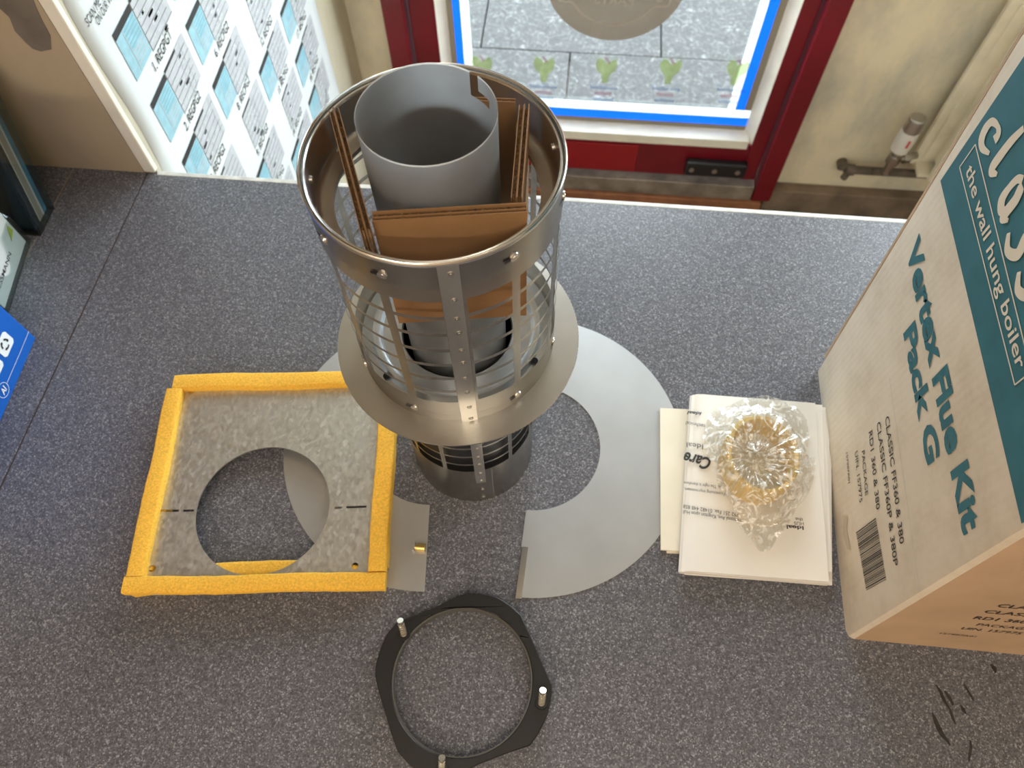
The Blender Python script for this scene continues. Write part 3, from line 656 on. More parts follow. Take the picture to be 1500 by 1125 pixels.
cl = tag(empty('cream_booklet', (0.14, 0.3, 0.0)), 'cream paper booklet sticking out left from under the white instruction papers', 'booklet')
sheet('page_block', [Q(967, 807, 0), Q(1100, 814, 0), Q(1100, 606, 0), Q(966, 600, 0)], 0.0006, 0.0022, M_paper_c, cl, seed=1, wav=.0002)
sheet('page_block', [Q(976, 811, 0), Q(1100, 817, 0), Q(1100, 600, 0), Q(980, 602, 0)], 0.0001, 0.0004, M_paper_c, cl, seed=2, wav=.0001)
# it lies partly on the metal collar's edge, so lift it a touch
cl.location.z += 0.0012
wp = tag(empty('instruction_papers', (0.215, 0.3, 0.0)), 'thick folded white instruction papers with print seen upside down, beside the big box', 'papers')
lay = [(1002, 842, 1218, 858, 1217, 604, 1016, 590), (999, 840, 1216, 853, 1217, 600, 1016, 586), (998, 838, 1213, 848, 1214, 598, 1014, 584), (998, 838, 1218, 838, 1208, 598, 1014, 582), (997, 838, 1212, 846, 1204, 594, 1013, 580)]
for k, (a, b_, c, d, e, f_, g_, h_) in enumerate(lay):
    z = 0.0048 + k * 0.0018
    sheet('page', [Q(a, b_, z), Q(c, d, z), Q(e, f_, z), Q(g_, h_, z)], z, 0.0013, M_paper, wp, seed=10 + k, wav=.00035)
ztop = 0.0145
tp = sheet('top_page', [Q(995, 836, ztop), Q(1213, 853, ztop), Q(1193, 592, ztop), Q(1012, 577, ztop)], ztop - 0.0006, 0.0016, M_paper, wp, n=20, seed=30, wav=.0005, curl=lambda u, v_: -0.006 * max(0, 0.06 - u) / 0.06 + 0.0012 * math.sin(v_ * 7) * u)
# folded edge roll at the left and bottom of the packet
mb = MB()
el = [Q(1012, 577, 0.009), Q(1004, 700, 0.009), Q(995, 836, 0.009)]
sheet('fold', [Q(995, 839, .008), Q(1213, 857, .008), Q(1213, 851, .008), Q(995, 834, .008)], 0.0045, 0.0075, M_paper, wp, n=10, seed=31, wav=.0003)
# printing, upside down for this viewer
def ptxt(body, px0, py0, px1, py1, h, bold=0.0, shear=0, m=None, z=ztop + 0.0026):
    a = P(px0, py0, z); b_ = P(px1, py1, z); xd = (b_ - a); w = xd.length; xd.normalize(); yd = Vector((0, 0, 1)).cross(xd)
    return text_mesh(body, xd, yd, a, w, h, shear, bold, 0.0)
tl = [ptxt('Ideal', 1030, 651, 1006, 648, 0.006), ptxt('Care', 1042, 672, 1003, 662, 0.014, 0.03, 0.3), ptxt('ideal', 1028, 604, 1006, 602, 0.004, 0.03, 0.3), ptxt('technical', 1033, 622, 1005, 617, 0.0045),
      ptxt('of continuing improvement,', 1065, 722, 1002, 714, 0.0036), ptxt('lds. The right is therefore', 1058, 712, 1002, 705, 0.0036),
      ptxt('792 251 Fax. 01482 448 858', 1082, 752, 1001, 739, 0.0042), ptxt('National Ave, Kingston upon Hull', 1085, 760, 1001, 747, 0.0042),
      ptxt('Ideal', 1177, 771, 1152, 769, 0.004, 0.03), ptxt('HU5', 1177, 765, 1163, 764, 0.0036), ptxt('the', 1176, 759, 1165, 758, 0.0036)]
for me_ in tl: join('printed_line', [me_], M_ink, wp)

# ------------------------------------------------------------------ yellow seal ring in a film bag
zb = 0.0172
yc = P(1118, 664, 0.05)
roll = tag(empty('seal_roll', (yc.x, yc.y, zb)), 'pale yellow rubber seal roll inside clear film on the white papers', 'seal')
mb = MB(); Rx, Ry = 0.0365, 0.043
def ov(r, z, seg=64): return [(yc.x + (Rx + r) * math.cos(2 * PI * i / seg), yc.y + (Ry + r) * math.sin(2 * PI * i / seg), z) for i in range(seg)]
loops = [ov(0, zb), ov(0.0005, zb + 0.012), ov(0, 0.047), ov(-0.0015, 0.050), ov(-0.005, 0.050), ov(-0.0065, 0.047), ov(-0.0065, zb)]
for lp in loops: mb.v += lp
for k in range(len(loops)):
    l = (k + 1) % len(loops)
    for i in range(64): j = (i + 1) % 64; mb.f.append((k * 64 + i, k * 64 + j, l * 64 + j, l * 64 + i)); mb.mi.append(0)
mb.build('seal_body', M_yel, roll, 50)
# the film: radial pleats gathered at a knot, spreading out onto the paper, with a tail towards the viewer
bc = P(1105, 668, 0.055)
ob = [(1178, 668), (1186, 640), (1180, 610), (1160, 592), (1130, 580), (1098, 582), (1070, 594), (1040, 606), (1034, 622), (1030, 650), (1044, 690), (1048, 716), (1070, 744), (1094, 782), (1114, 808), (1128, 806), (1140, 785), (1165, 745), (1192, 700), (1194, 670)]
obw = [P(*p, 0.02) for p in ob]
obw = sorted([(math.atan2(p.y - bc.y, p.x - bc.x), math.hypot(p.x - bc.x, p.y - bc.y)) for p in obw])
def orad(a):
    a = (a + PI) % (2 * PI) - PI
    for (a0_, r0_), (a1_, r1_) in zip(obw, obw[1:] + [(obw[0][0] + 2 * PI, obw[0][1])]):
        if a0_ <= a <= a1_: return r0_ + (r1_ - r0_) * (a - a0_) / (a1_ - a0_)
    a0_, r0_ = obw[-1][0] - 2 * PI, obw[-1][1]; a1_, r1_ = obw[0]
    return r0_ + (r1_ - r0_) * (a - a0_) / (a1_ - a0_)
rn = random.Random(5); NA, NR = 220, 26; vs = []
ph = [rn.uniform(0, 6) for _ in range(6)]
from mathutils import noise as mn
for i in range(NA):
    a = 2 * PI * i / NA - PI; Rm = orad(a)
    for j in range(NR + 1):
        s_ = j / NR; r = Rm * s_
        x = bc.x + r * math.cos(a); y = bc.y + r * math.sin(a)
        e = math.hypot((x - yc.x) / (Rx + 0.001), (y - yc.y) / (Ry + 0.001))
        h = 0.0545 if e < 1 else max(zb + 0.001, 0.0545 - (e - 1) * 0.075)
        pleat = math.sin(a * 19 + ph[0] + 1.5 * math.sin(a * 3)) + 0.6 * math.sin(a * 31 + ph[1])
        amp = 0.0022 * min(1, s_ * 5) * (1 - 0.4 * s_)
        crease = mn.noise(Vector((x * 110, y * 110, 0))) * 0.0026 + abs(mn.noise(Vector((x * 75, y * 75, 3)))) * 0.004
        h += pleat * amp + crease * min(1, s_ * 3) + 0.007 * math.exp(-(s_ * 7) ** 2) * (1 + .4 * math.sin(a * 7)) - 0.005 * math.exp(-((s_ - .22) * 9) ** 2)
        if e > 1.0: h = max(h, zb + 0.0012)
        elif e > 0.8: h = max(h, 0.0515)
        vs.append((x, y, h))
fs = [(i * (NR + 1) + j, ((i + 1) % NA) * (NR + 1) + j, ((i + 1) % NA) * (NR + 1) + j + 1, i * (NR + 1) + j + 1) for i in range(NA) for j in range(NR)]
mb = MB(); mb.add(vs, fs); me = mb.mesh('film_bag')
bag = link('film_bag', me, M_film); me.polygons.foreach_set('use_smooth', [True] * len(me.polygons))
tag(bag, 'crinkled clear film bag gathered over the yellow seal roll', 'plastic bag')

# ------------------------------------------------------------------ big cardboard box
BX = 0.296
box = tag(empty('flue_kit_box', (0.46, 0.3, 0)), 'large cardboard flue kit box with teal band standing on the right of the counter', 'box')
HZ = 0.56
nl = 14
def far_y(z): return 0.4425 + 0.0355 * min(1, z / 0.41) + 0.0
def near_y(z): return 0.149 + 0.018 * min(1, z / 0.30)
def fx(z): return BX + 0.004 * math.sin(PI * min(1, z / HZ))   # slight inward sag handled as bulge-free panel
vs = []; W_ = 0.40
cols = []
for k in range(nl + 1):
    z = HZ * k / nl; r = 0.007
    yn, yf = near_y(z), far_y(z)
    cols.append([(BX + r, yn), (BX + 0.3 * r, yn + 0.3 * r), (BX, yn + r), (BX, yf - 0.003), (BX + 0.003, yf), (BX + W_, yf), (BX + W_, yn)])
    vs += [(x, y, z) for x, y in cols[-1]]
fs = []; mi = []
for k in range(nl):
    for i in range(7):
        j = (i + 1) % 7; fs.append((k * 7 + i, (k + 1) * 7 + i, (k + 1) * 7 + j, k * 7 + j)); mi.append(1 if i == 6 else 0)
mb = MB(); mb.v = vs; mb.f = fs + [tuple(range(7)), tuple(range(nl * 7, nl * 7 + 7))[::-1]]; mb.mi = mi + [0, 0]
me = mb.mesh('carton'); bm = bmesh.new(); bm.from_mesh(me); bmesh.ops.recalc_face_normals(bm, faces=bm.faces[:]); bm.to_mesh(me); bm.free()
carton = link('carton', me, [M_box, M_boxf], box, 40)
xs_ = BX - 0.0003
def BV(y, z, d=0.0): return Vector((xs_ - d, y, z))
# teal band
mb = MB(); mb.add([BV(0.4553, 0.2876), BV(0.1702, 0.2921), BV(0.1702, HZ - 0.02), BV(0.462, HZ - 0.02)], [(0, 3, 2, 1)]); mb.add([BV(0.4553, 0.2876), BV(0.2, 0.29), BV(0.2, HZ - .02), BV(0.462, HZ - .02)], [])
mb.build('teal_band', M_teal, carton)
def btxt(body, y0, z0, y1, z1, h, bold=0, shear=0, d=0.0003):
    a = BV(y0, z0, d); b_ = BV(y1, z1, d); xd = (b_ - a); w = xd.length; xd.normalize(); yd = Vector((0, 0, 1)); yd = (yd - xd * yd.dot(xd)).normalized()
    return text_mesh(body, xd, yd, a, w, h, shear, bold, 0.0)
join('title_print', [btxt('Vertex Flue Kit', 0.4365, 0.2222, 0.1815, 0.2278, 0.0235, 0.04), btxt('Pack G', 0.3695, 0.1945, 0.2465, 0.196, 0.0212, 0.04)], M_teal, carton)
join('small_print', [btxt('CLASSIC FF360 & 380', 0.3147, 0.1395, 0.2020, 0.1327, 0.0082, 0.006), btxt('CLASSIC FF360P & 380P', 0.3171, 0.1223, 0.1877, 0.1165, 0.0082, 0.006),
     btxt('RD1 360 & 380', 0.3165, 0.1045, 0.243, 0.0985, 0.0082, 0.006), btxt('PACKAGE', 0.3055, 0.0845, 0.2629, 0.080, 0.0072), btxt('UIN. 157975', 0.3109, 0.0696, 0.2608, 0.0662, 0.0072), btxt('157987A01', 0.3186, 0.0493, 0.2876, 0.0465, 0.0045)], M_ink, carton)
bars = MB(); rb = random.Random(9); y = 0.2370
while y > 0.1815:
    w = rb.choice([0.0005, 0.0005, 0.0008, 0.0012]); t = (0.2370 - y) / 0.0555
    bars.add([BV(y, 0.0505 + .007 * t, .0003), BV(y - w, 0.0505 + .007 * t, .0003), BV(y - w, 0.0955 + .004 * t, .0003), BV(y, 0.0955 + .004 * t, .0003)], [(0, 1, 2, 3)]); y -= w + rb.choice([0.0005, 0.0007, 0.0011])
bo = bars.build('barcode', M_ink, carton)
# outlined strap line and brush lettering, left in the card's own colour
pts = [(0.4441, 0.3144), (0.2546, 0.3169), (0.2546, 0.3345), (0.4446, 0.3372)]
fr_ = []
for a, b_ in zip(pts, pts[1:] + pts[:1]): fr_.append(ribbon([a, ((a[0] + b_[0]) / 2, (a[1] + b_[1]) / 2), b_], [0.0011] * 3, lambda q: BV(q.x, q.y, 0.0004)))
fr_.append(btxt('the wall hung boiler', 0.4350, 0.3200, 0.2620, 0.3222, 0.0105, 0.012, d=.0004))
def glyph(pts, ws, dy=0.0): return ribbon([(a - dy, b_) for a, b_ in pts], ws, lambda q: BV(q.x, q.y, 0.0005 + q.z))
def zb_(pts): return [tuple(PX(1360 + a / 2.443, 100 + b_ / 2.443, BX)[1:]) for a, b_ in pts]
C_ = [(240, 258), (254, 236), (252, 208), (232, 192), (210, 215), (196, 250), (198, 285), (222, 305)]
L_ = [(345, 215), (300, 262), (262, 312), (236, 350), (232, 372), (250, 380)]
A_ = [(342, 400), (322, 398), (292, 430), (268, 470), (266, 508), (284, 505), (312, 470), (334, 432), (318, 470), (284, 515), (272, 538), (290, 545)]
lw_ = [0.008, 0.0065, 0.004, 0.006, 0.0085, 0.0085, 0.006, 0.003]
strokes = [glyph(zb_(C_), lw_), glyph(zb_(L_), [0.005, 0.0075, 0.0085, 0.0085, 0.007, 0.003]), glyph(zb_(A_), [0.006, 0.006, 0.006, 0.0085, 0.008, 0.005, 0.005, 0.008, 0.0085, 0.0085, 0.007, 0.003])]
S_ = [(0.352, 0.372), (0.343, 0.381), (0.335, 0.375), (0.339, 0.364), (0.334, 0.352), (0.343, 0.344), (0.354, 0.349)]
I_ = [(0.293, 0.376), (0.296, 0.36), (0.293, 0.348), (0.286, 0.350)]
C2 = [(0.246, 0.373), (0.256, 0.381), (0.266, 0.372), (0.268, 0.358), (0.262, 0.347), (0.248, 0.349)]
strokes += [glyph([(a, b_ - 0.002) for a, b_ in S_], [0.005, 0.0075, 0.0085, 0.0085, 0.0085, 0.007, 0.004]), glyph([(a, b_ - 0.002) for a, b_ in S_], [0.005, 0.0075, 0.0085, 0.0085, 0.0085, 0.007, 0.004], 0.032)]
strokes += [glyph(I_, [0.008, 0.0085, 0.007, 0.003]), glyph(C2, [0.006, 0.007, 0.0085, 0.0085, 0.007, 0.003]), ribbon([(0.291, 0.395), (0.288, 0.391), (0.286, 0.388)], [0.008] * 3, lambda q: BV(q.x, q.y, .0005))]
join('brush_lettering', strokes, M_buff, carton)
join('strapline', fr_, M_buff, carton)
mb = MB(); mb.add([BV(0.3468, 0.1578, 0), BV(0.1606, 0.1526, 0), BV(0.1606, 0.1529, 0), BV(0.3468, 0.1582, 0)], [(0, 1, 2, 3)]); mb.build('crease_line', M_greyink, carton)
# torn scuff near the bottom
mb = MB(); mb.add([BV(0.262, 0.026, .0002), BV(0.244, 0.020, .0002), BV(0.228, 0.026, .0002), BV(0.225, 0.034, .0002), BV(0.246, 0.030, .0002), BV(0.258, 0.036, .0002)], [tuple(range(6))]); mb.build('scuff', mat('torn_card', (0.50, 0.40, 0.29), 0.9), carton)
# front face print
yf_ = 0.149
def ffy(z): return near_y(z) - 0.0006
def ftxt(body, x0, z0, w, h, bold=0): 
    me = text_mesh(body, (1, 0, 0), (0, 0, 1), (x0, 0, z0), w, h, 0, bold, 0.0)
    for v_ in me.vertices: v_.co.y = ffy(v_.co.z)
    return me
join('front_small_print', [ftxt('CLASSIC FF360 & 380', 0.3613, 0.137, 0.1127, 0.0082, .006), ftxt('CLASSIC FF360P & 380P', 0.3605, 0.119, 0.1294, 0.0082, .006), ftxt('RD1 360 & 380', 0.3620, 0.100, 0.0735, 0.0082, .006),
     ftxt('PACKAGE', 0.3735, 0.082, 0.043, 0.0072), ftxt('UIN. 157975', 0.3680, 0.067, 0.05, 0.0072), ftxt('157987A01', 0.3600, 0.046, 0.031, 0.0045)], M_ink, carton)
join('front_title_print', [ftxt('Vertex Flue Kit', 0.325, 0.224, 0.255, 0.0245, 0.032), ftxt('Pack G', 0.392, 0.198, 0.123, 0.0245, .032)], M_teal, carton)
mb = MB(); mb.add([(BX + 0.02, ffy(0.29), 0.29), (BX + 0.36, ffy(0.29), 0.29), (BX + 0.36, ffy(0.54), 0.54), (BX + 0.02, ffy(0.54), 0.54)], [(0, 1, 2, 3)]); mb.build('front_teal_band', M_teal, carton)
# bottom glue flap just showing along the far upright edge
mb = MB(); mb.prism([(BX + 0.001, far_y(0.02) + 0.0005, 0.02), (BX + 0.001, far_y(0.4) + 0.0005, 0.41), (BX + 0.05, far_y(0.4) + 0.0005, 0.41), (BX + 0.05, far_y(0.02) + 0.0005, 0.02)], (0, 0.003, 0)); mb.build('glue_flap', M_boxf, box)

# ------------------------------------------------------------------ flue terminal
AX = (-0.080, 0.3145)
fl = tag(empty('flue_terminal', (AX[0], AX[1], 0)), 'tall stainless steel flue terminal with slotted cage standing in the middle of the counter', 'flue terminal')
def cyl(r, th, z): return Vector((AX[0] + r * math.cos(R_(th)), AX[1] + r * math.sin(R_(th)), z))
RC = 0.0772
TH0 = -76.0
rows = [(0.2600 + k * 0.01895, 0.2600 + k * 0.01895 + 0.0154) for k in range(7)]
zs = sorted(set([0.2275, 0.4255] + [z for r in rows for z in r]))
ths = []
for k in range(12):
    c_ = TH0 + 30 * k; ths += [c_ - (4.8 if k == 0 else 2.3), c_ + (6.2 if k == 0 else 2.3)]
def cage_solid(t, z):
    if not any(a < z < b_ for a, b_ in rows): return True
    d = (t - TH0 + 15) % 30 - 15; k = round((t - TH0) / 30) % 12
    return (-4.8 < d < 6.2) if k == 0 else abs(d) < 2.3
ths = [((t + 180) % 360) - 180 for t in ths]
cage = sheet_tube(AX, RC, zs, ths, cage_solid, 0.0009, 'slotted_cage', M_steel, fl)
# folded rim, inner sleeve and ledge
MB().lathe([(0.0768, 0.4235), (0.0782, 0.4235), (0.0784, 0.4258), (0.0776, 0.4266), (0.0769, 0.4258)], AX, 120, closed=True).build('rim', M_edge_m, fl, 50)
MB().lathe([(0.0752, 0.4245), (0.0752, 0.400), (0.0735, 0.3965), (0.0700, 0.3955), (0.0645, 0.3945), (0.0640, 0.3925), (0.0635, 0.3925), (0.0637, 0.3957), (0.0702, 0.3968), (0.0728, 0.3975), (0.0742, 0.400), (0.0742, 0.4245)], AX, 120, closed=True).build('inner_ledge', M_steel_in, fl, 50)
MB().lathe([(0.0742, 0.4225), (0.0754, 0.4225), (0.0756, 0.4242), (0.0749, 0.4249), (0.0741, 0.4242)], AX, 120, closed=True).build('inner_rim', M_edge_m, fl, 50)
# seam strip with spot rivets
seam = MB(); n_ = 6; strip = []
for z in (0.2262, 0.4250):
    for i in range(n_ + 1): strip.append(cyl(RC + 0.0010, TH0 - 4.4 + 8.8 * i / n_, z))
for z in (0.2262, 0.4250):
    for i in range(n_ + 1): strip.append(cyl(RC + 0.0001, TH0 - 4.4 + 8.8 * i / n_, z))
q = n_ + 1
fs = []
for i in range(n_): fs += [(i, i + 1, q + i + 1, q + i), (2 * q + i + 1, 2 * q + i, 3 * q + i, 3 * q + i + 1), (i, 2 * q + i, 2 * q + i + 1, i + 1), (q + i, q + i + 1, 3 * q + i + 1, 3 * q + i)]
fs += [(0, q, 3 * q, 2 * q), (n_, 2 * q + n_, 3 * q + n_, q + n_)]
seam.add(strip, fs); seam_o = seam.build('seam_strip', M_steel, fl, 30)
rv = MB()
base = cyl(RC + 0.001, TH0, 0)
rad_d = Vector((math.cos(R_(TH0)), math.sin(R_(TH0)), 0))
me_r = None
for z in (0.4165, 0.391, 0.3715, 0.3555, 0.3345, 0.318, 0.2965, 0.276, 0.252, 0.2325):
    p = cyl(RC + 0.0011, TH0 + 0.8, z); m_ = MB(); m_.tube(p - rad_d * 0.0003, p + rad_d * 0.0003, 0.0019, 0.0018, 14); m_.tube(p, p + rad_d * 0.0006, 0.0010, 0.0006, 10)
    m_.build('rivet', M_steel_in, seam_o, 30)
# screws through bands
def radial_screw(th, z, r=RC, parent=fl, slit=None):
    d = Vector((math.cos(R_(th)), math.sin(R_(th)), 0)); t = Vector((-d.y, d.x, 0)); p = cyl(r, th, z)
    m_ = MB(); m_.tube(p - d * 0.0004, p + d * 0.0010, 0.0034, 0.0030, 16); m_.tube(p + d * 0.0010, p + d * 0.0013, 0.0018, 0.0016, 12)
    s_ = m_.build('screw', M_steel, parent, 30)
    a = p - t * 0.007 + d * 0.0004
    m_ = MB(); m_.prism([a + Vector((0, 0, 0.0011)), a - Vector((0, 0, 0.0011)), p - Vector((0, 0, 0.0011)) + d * .0004, p + Vector((0, 0, 0.0011)) + d * .0004], d * 0.0003); m_.build('screw_slot', M_sleeve, s_)
for th, z in ((-104, 0.4105), (-47, 0.4105), (-137, 0.409), (-4, 0.405), (40, 0.41), (85, 0.41), (130, 0.41), (172, 0.41), (-107, 0.2405), (-46, 0.2395), (-150, 0.24), (-5, 0.24)): radial_screw(th, z)
for th in (189, 21):
    d = Vector((math.cos(R_(th)), math.sin(R_(th)), 0)); p = cyl(0.0742, th, 0.412); MB().tube(p, p - d * 0.0018, 0.0026, 0.0022, 12).build('inner_stud', M_steel_in, fl, 30)
# flange with a finely toothed edge
seg = 360; vs = []; zf = 0.2295
prof = [(0.0640, 0), (0.0765, 0.0), (0.0973, -0.0012), (0.0975, -0.0022), (0.0640, -0.0012)]
for i in range(seg):
    for k, (r, z) in enumerate(prof):
        rr_ = r + (0.0005 * (i % 2) if k in (2, 3) and (i * 360 / seg > 300 or i * 360 / seg < 60) else 0)
        a = 2 * PI * i / seg; vs.append((AX[0] + rr_ * math.cos(a), AX[1] + rr_ * math.sin(a), zf + z - 0.0005))
n_ = len(prof)
mb = MB(); mb.add(vs, [(i * n_ + k, ((i + 1) % seg) * n_ + k, ((i + 1) % seg) * n_ + (k + 1) % n_, i * n_ + (k + 1) % n_) for i in range(seg) for k in range(n_)]); mb.build('flange', M_flange, fl, 40)
m_ = MB(); m_.box(0.0785, 0.0968, -0.0009, 0.0009, 0, 0.0009, M=Matrix.Translation((AX[0], AX[1], zf - 0.0007)) @ Matrix.Rotation(R_(-72), 4, 'Z') @ Matrix.Rotation(R_(3.5), 4, 'Y')); m_.build('flange_seam', M_edge_m, fl)
# baffle dish at the bottom of the cage
MB().lathe([(0.0435, 0.2360), (0.0445, 0.2375), (0.0590, 0.2385), (0.0605, 0.2440), (0.0640, 0.2455), (0.0660, 0.2450), (0.0680, 0.2385), (0.0760, 0.2375), (0.0760, 0.2365), (0.0595, 0.2365), (0.0435, 0.2345)], AX, 96, closed=True).build('baffle_dish', M_baf, fl, 40)
for p in ((567, 552), (783, 530)):
    q = P(*p, 0.239); MB().tube((q.x, q.y, 0.237), (q.x, q.y, 0.241), 0.0028, seg=12).build('baffle_screw', M_sleeve, fl)
# lower slotted sleeve
RL = 0.0625; TH1 = -74.0
rows2 = [(0.0835 + k * 0.0185, 0.0835 + k * 0.0185 + 0.0155) for k in range(6)]
zs2 = sorted(set([0.0, 0.2285] + [z for r in rows2 for z in r]))
ths2 = []
for k in range(12): ths2 += [TH1 + 30 * k - (4.5 if k == 0 else 2), TH1 + 30 * k + (4.5 if k == 0 else 2)]
ths2 = [((t + 180) % 360) - 180 for t in ths2]
def low_solid(t, z):
    if not any(a < z < b_ for a, b_ in rows2): return True
    d = (t - TH1 + 15) % 30 - 15; k = round((t - TH1) / 30) % 12
    return abs(d) < (4.5 if k == 0 else 2)
sheet_tube(AX, RL, zs2, ths2, low_solid, 0.0008, 'lower_sleeve', M_steel, fl)
m_ = MB()
a = [cyl(RL + 0.0006, TH1 - 4.5 + 9 * i / 4, z) for z in (0.052, 0.2275) for i in range(5)]; a2 = [cyl(RL + 0.0001, TH1 - 4.5 + 9 * i / 4, z) for z in (0.052, 0.2275) for i in range(5)]
m_.add(a + a2, [(i, i + 1, 5 + i + 1, 5 + i) for i in range(4)] + [(i, 10 + i, 11 + i, i + 1) for i in range(4)] + [(0, 5, 15, 10), (4, 14, 19, 9)]); ls = m_.build('lower_seam_strip', M_steel, fl, 30)
m_ = MB(); m_.prism([cyl(RL + 0.0002, TH1 + 10, 0.0005), cyl(RL + 0.0002, TH1 + 10.6, 0.0005), cyl(RL + 0.0002, TH1 + 10.6, 0.083), cyl(RL + 0.0002, TH1 + 10, 0.083)], Vector((math.cos(R_(TH1)), math.sin(R_(TH1)), 0)) * 0.0005); m_.build('lower_lap_edge', M_edge_m, fl)
rad_d = Vector((math.cos(R_(TH1)), math.sin(R_(TH1)), 0))
for z in (0.012, 0.034, 0.058, 0.078, 0.1, 0.118, 0.137):
    p = cyl(RL + 0.0004, TH1 + 0.5, z); MB().tube(p, p + rad_d * 0.0009, 0.0018, 0.0015, 12).build('rivet', M_steel_in, ls, 30)
# added black sleeve for the unlit interior, and the inner aluminium tube with its bayonet notch
MB().lathe([(0.0560, 0.002), (0.0560, 0.2340), (0.0550, 0.2340), (0.0550, 0.002)], AX, 80, closed=True).build('shade_sleeve', M_sleeve, fl, 40)
RI = 0.0388
zt2 = 0.457
def n_solid(t, z):
    t = (t + 180) % 360 - 180
    if z > zt2 - 0.0125 and 51 < t < 60: return False
    if zt2 - 0.0155 < z < zt2 - 0.0095 and 36 < t < 60: return False
    return True
sheet_tube(AX, RI, [0.05, 0.2, 0.3, zt2 - 0.0155, zt2 - 0.0125, zt2 - 0.0095, zt2], [-180, -90, 0, 36, 51, 60, 90], n_solid, 0.0017, 'inner_tube', M_alu, fl, maxstep=2.5, smooth=40)

sheet_tube(AX, RI + 0.0001, [zt2, zt2 + 0.0012], [-180, -90, 0, 51, 60, 90], lambda t, z: not 51 < (t + 180) % 360 - 180 < 60, 0.0019, 'tube_lip', M_lip, fl, maxstep=2.5, smooth=40)
# ------------------------------------------------------------------ cardboard packing round the inner tube
def card(p0, p1, z0, z1, layers, out, label, lt=0.0032):
    p0 = Vector((*p0, 0)); p1 = Vector((*p1, 0)); d = (p1 - p0).normalized(); n = Vector((-d.y, d.x, 0)) * out
    o = tag(empty('card_spacer', (AX[0] + (p0.x + p1.x) / 2, AX[1] + (p0.y + p1.y) / 2, z0)), label, 'cardboard', 'cardboard packing inside the flue terminal')
    c0 = Vector((AX[0], AX[1], 0))
    for k in range(layers):
        a = c0 + p0 + n * (k * lt); b_ = c0 + p1 + n * (k * lt); L_ = (b_ - a).length
        for s_ in (0.0, lt - 0.0006):
            m_ = MB(); dz = random.uniform(-.001, .001)
            m_.prism([a + n * s_ + Vector((0, 0, z0)), b_ + n * s_ + Vector((0, 0, z0)), b_ + n * s_ + Vector((0, 0, z1 + dz)), a + n * s_ + Vector((0, 0, z1 + dz))], n * 0.0005); m_.build('liner_sheet', M_card, o)
        # corrugated flute between the liners (runs vertically)
        m_ = MB(); N = int(L_ / 0.0011); vs = []
        for z in (z0 + .0005, z1 - 0.0012):
            for i in range(N + 1):
                t = i / N; w = 0.0005 + (lt - 0.0012) * (0.5 + 0.5 * math.sin(i * PI / 2 + .5)); q = a.lerp(b_, t) + n * w; vs.append((q.x, q.y, z))
        m_.add(vs, [(i, i + 1, N + 2 + i, N + 1 + i) for i in range(N)]); m_.build('flute', M_card_e, o)
    return o
card((-0.026, -0.0480), (0.0575, -0.0345), 0.327, 0.4300, 2, -1, 'brown cardboard spacer panel across the front inside the flue terminal')
card((-0.0605, 0.0300), (-0.0245, -0.0585), 0.3985, 0.4300, 2, -1, 'brown cardboard spacer panel standing left inside the flue terminal')
card((0.0465, 0.0420), (0.0485, -0.0300), 0.335, 0.4290, 2, 1, 'brown cardboard spacer panels standing right inside the flue terminal')
card((-0.036, 0.0430), (0.0440, 0.0445), 0.335, 0.4290, 1, 1, 'brown cardboard spacer panel at the back inside the flue terminal')

# ------------------------------------------------------------------ brochure rack (far left, leaning back)
hx = -0.660
fb = P(57, 345); bb = P(80, 305)
rk = tag(empty('brochure_rack', (-0.75, 0.59, 0)), 'smoked acrylic brochure rack at the far left by the beige wall', 'rack')
lean = Vector((0, 0.0427 / 0.1437, 1)).normalized()
def sidep(y, h): return Vector((hx, y, 0)) + lean * h
for x0 in (hx, hx - 0.235):
    pr = [Vector((x0, 0.551, 0)), Vector((x0, 0.597, 0)), Vector((x0, 0.597, 0)) + lean * 0.19, Vector((x0, 0.551, 0)) + lean * 0.115]
    MB().prism(pr, (-0.003, 0, 0)).build('side_panel', M_acr, rk)
f0 = Vector((hx - 0.235, 0.551, 0)); MB().prism([f0, f0 + Vector((0.235, 0, 0)), f0 + Vector((0.235, 0, 0)) + lean * 0.115, f0 + lean * 0.115], (0, 0.003, 0)).build('front_panel', M_acr, rk)
f0 = Vector((hx - 0.235, 0.594, 0)); MB().prism([f0, f0 + Vector((0.235, 0, 0)), f0 + Vector((0.235, 0, 0)) + lean * 0.19, f0 + lean * 0.19], (0, 0.003, 0)).build('back_panel', M_acr, rk)
MB().box(hx - 0.235, hx, 0.551, 0.597, 0, 0.003).build('base_panel', M_acr, rk)
kinds = [(M_navy, 'navy covered brochure at the front of the acrylic rack'), (M_black, 'black covered brochure behind the navy one in the acrylic rack'), (M_paper, 'thin white brochure in the acrylic rack'), (mat('taupe_cover', (0.42, 0.36, 0.3), 0.5), 'thick taupe brochure in the middle of the acrylic rack'), (M_poster, 'bright white brochure in front of the blue one in the acrylic rack'), (M_brochblue, 'blue covered brochure at the back of the acrylic rack')]
y = 0.556
for k, (m_, lb) in enumerate(kinds):
    w = (0.010, 0.004, 0.0015, 0.008, 0.003, 0.007)[k]
    f0 = Vector((hx - 0.222, y, 0.0035)); hh = (0.15, 0.155, 0.16, 0.18, 0.175, 0.13)[k]
    o = MB().prism([f0, f0 + Vector((0.215, 0, 0)), f0 + Vector((0.215, 0, 0)) + lean * hh, f0 + lean * hh], (0, w, 0)).build('brochure', m_)
    tag(o, lb, 'brochure', 'brochures in the acrylic rack'); y += w + 0.0006
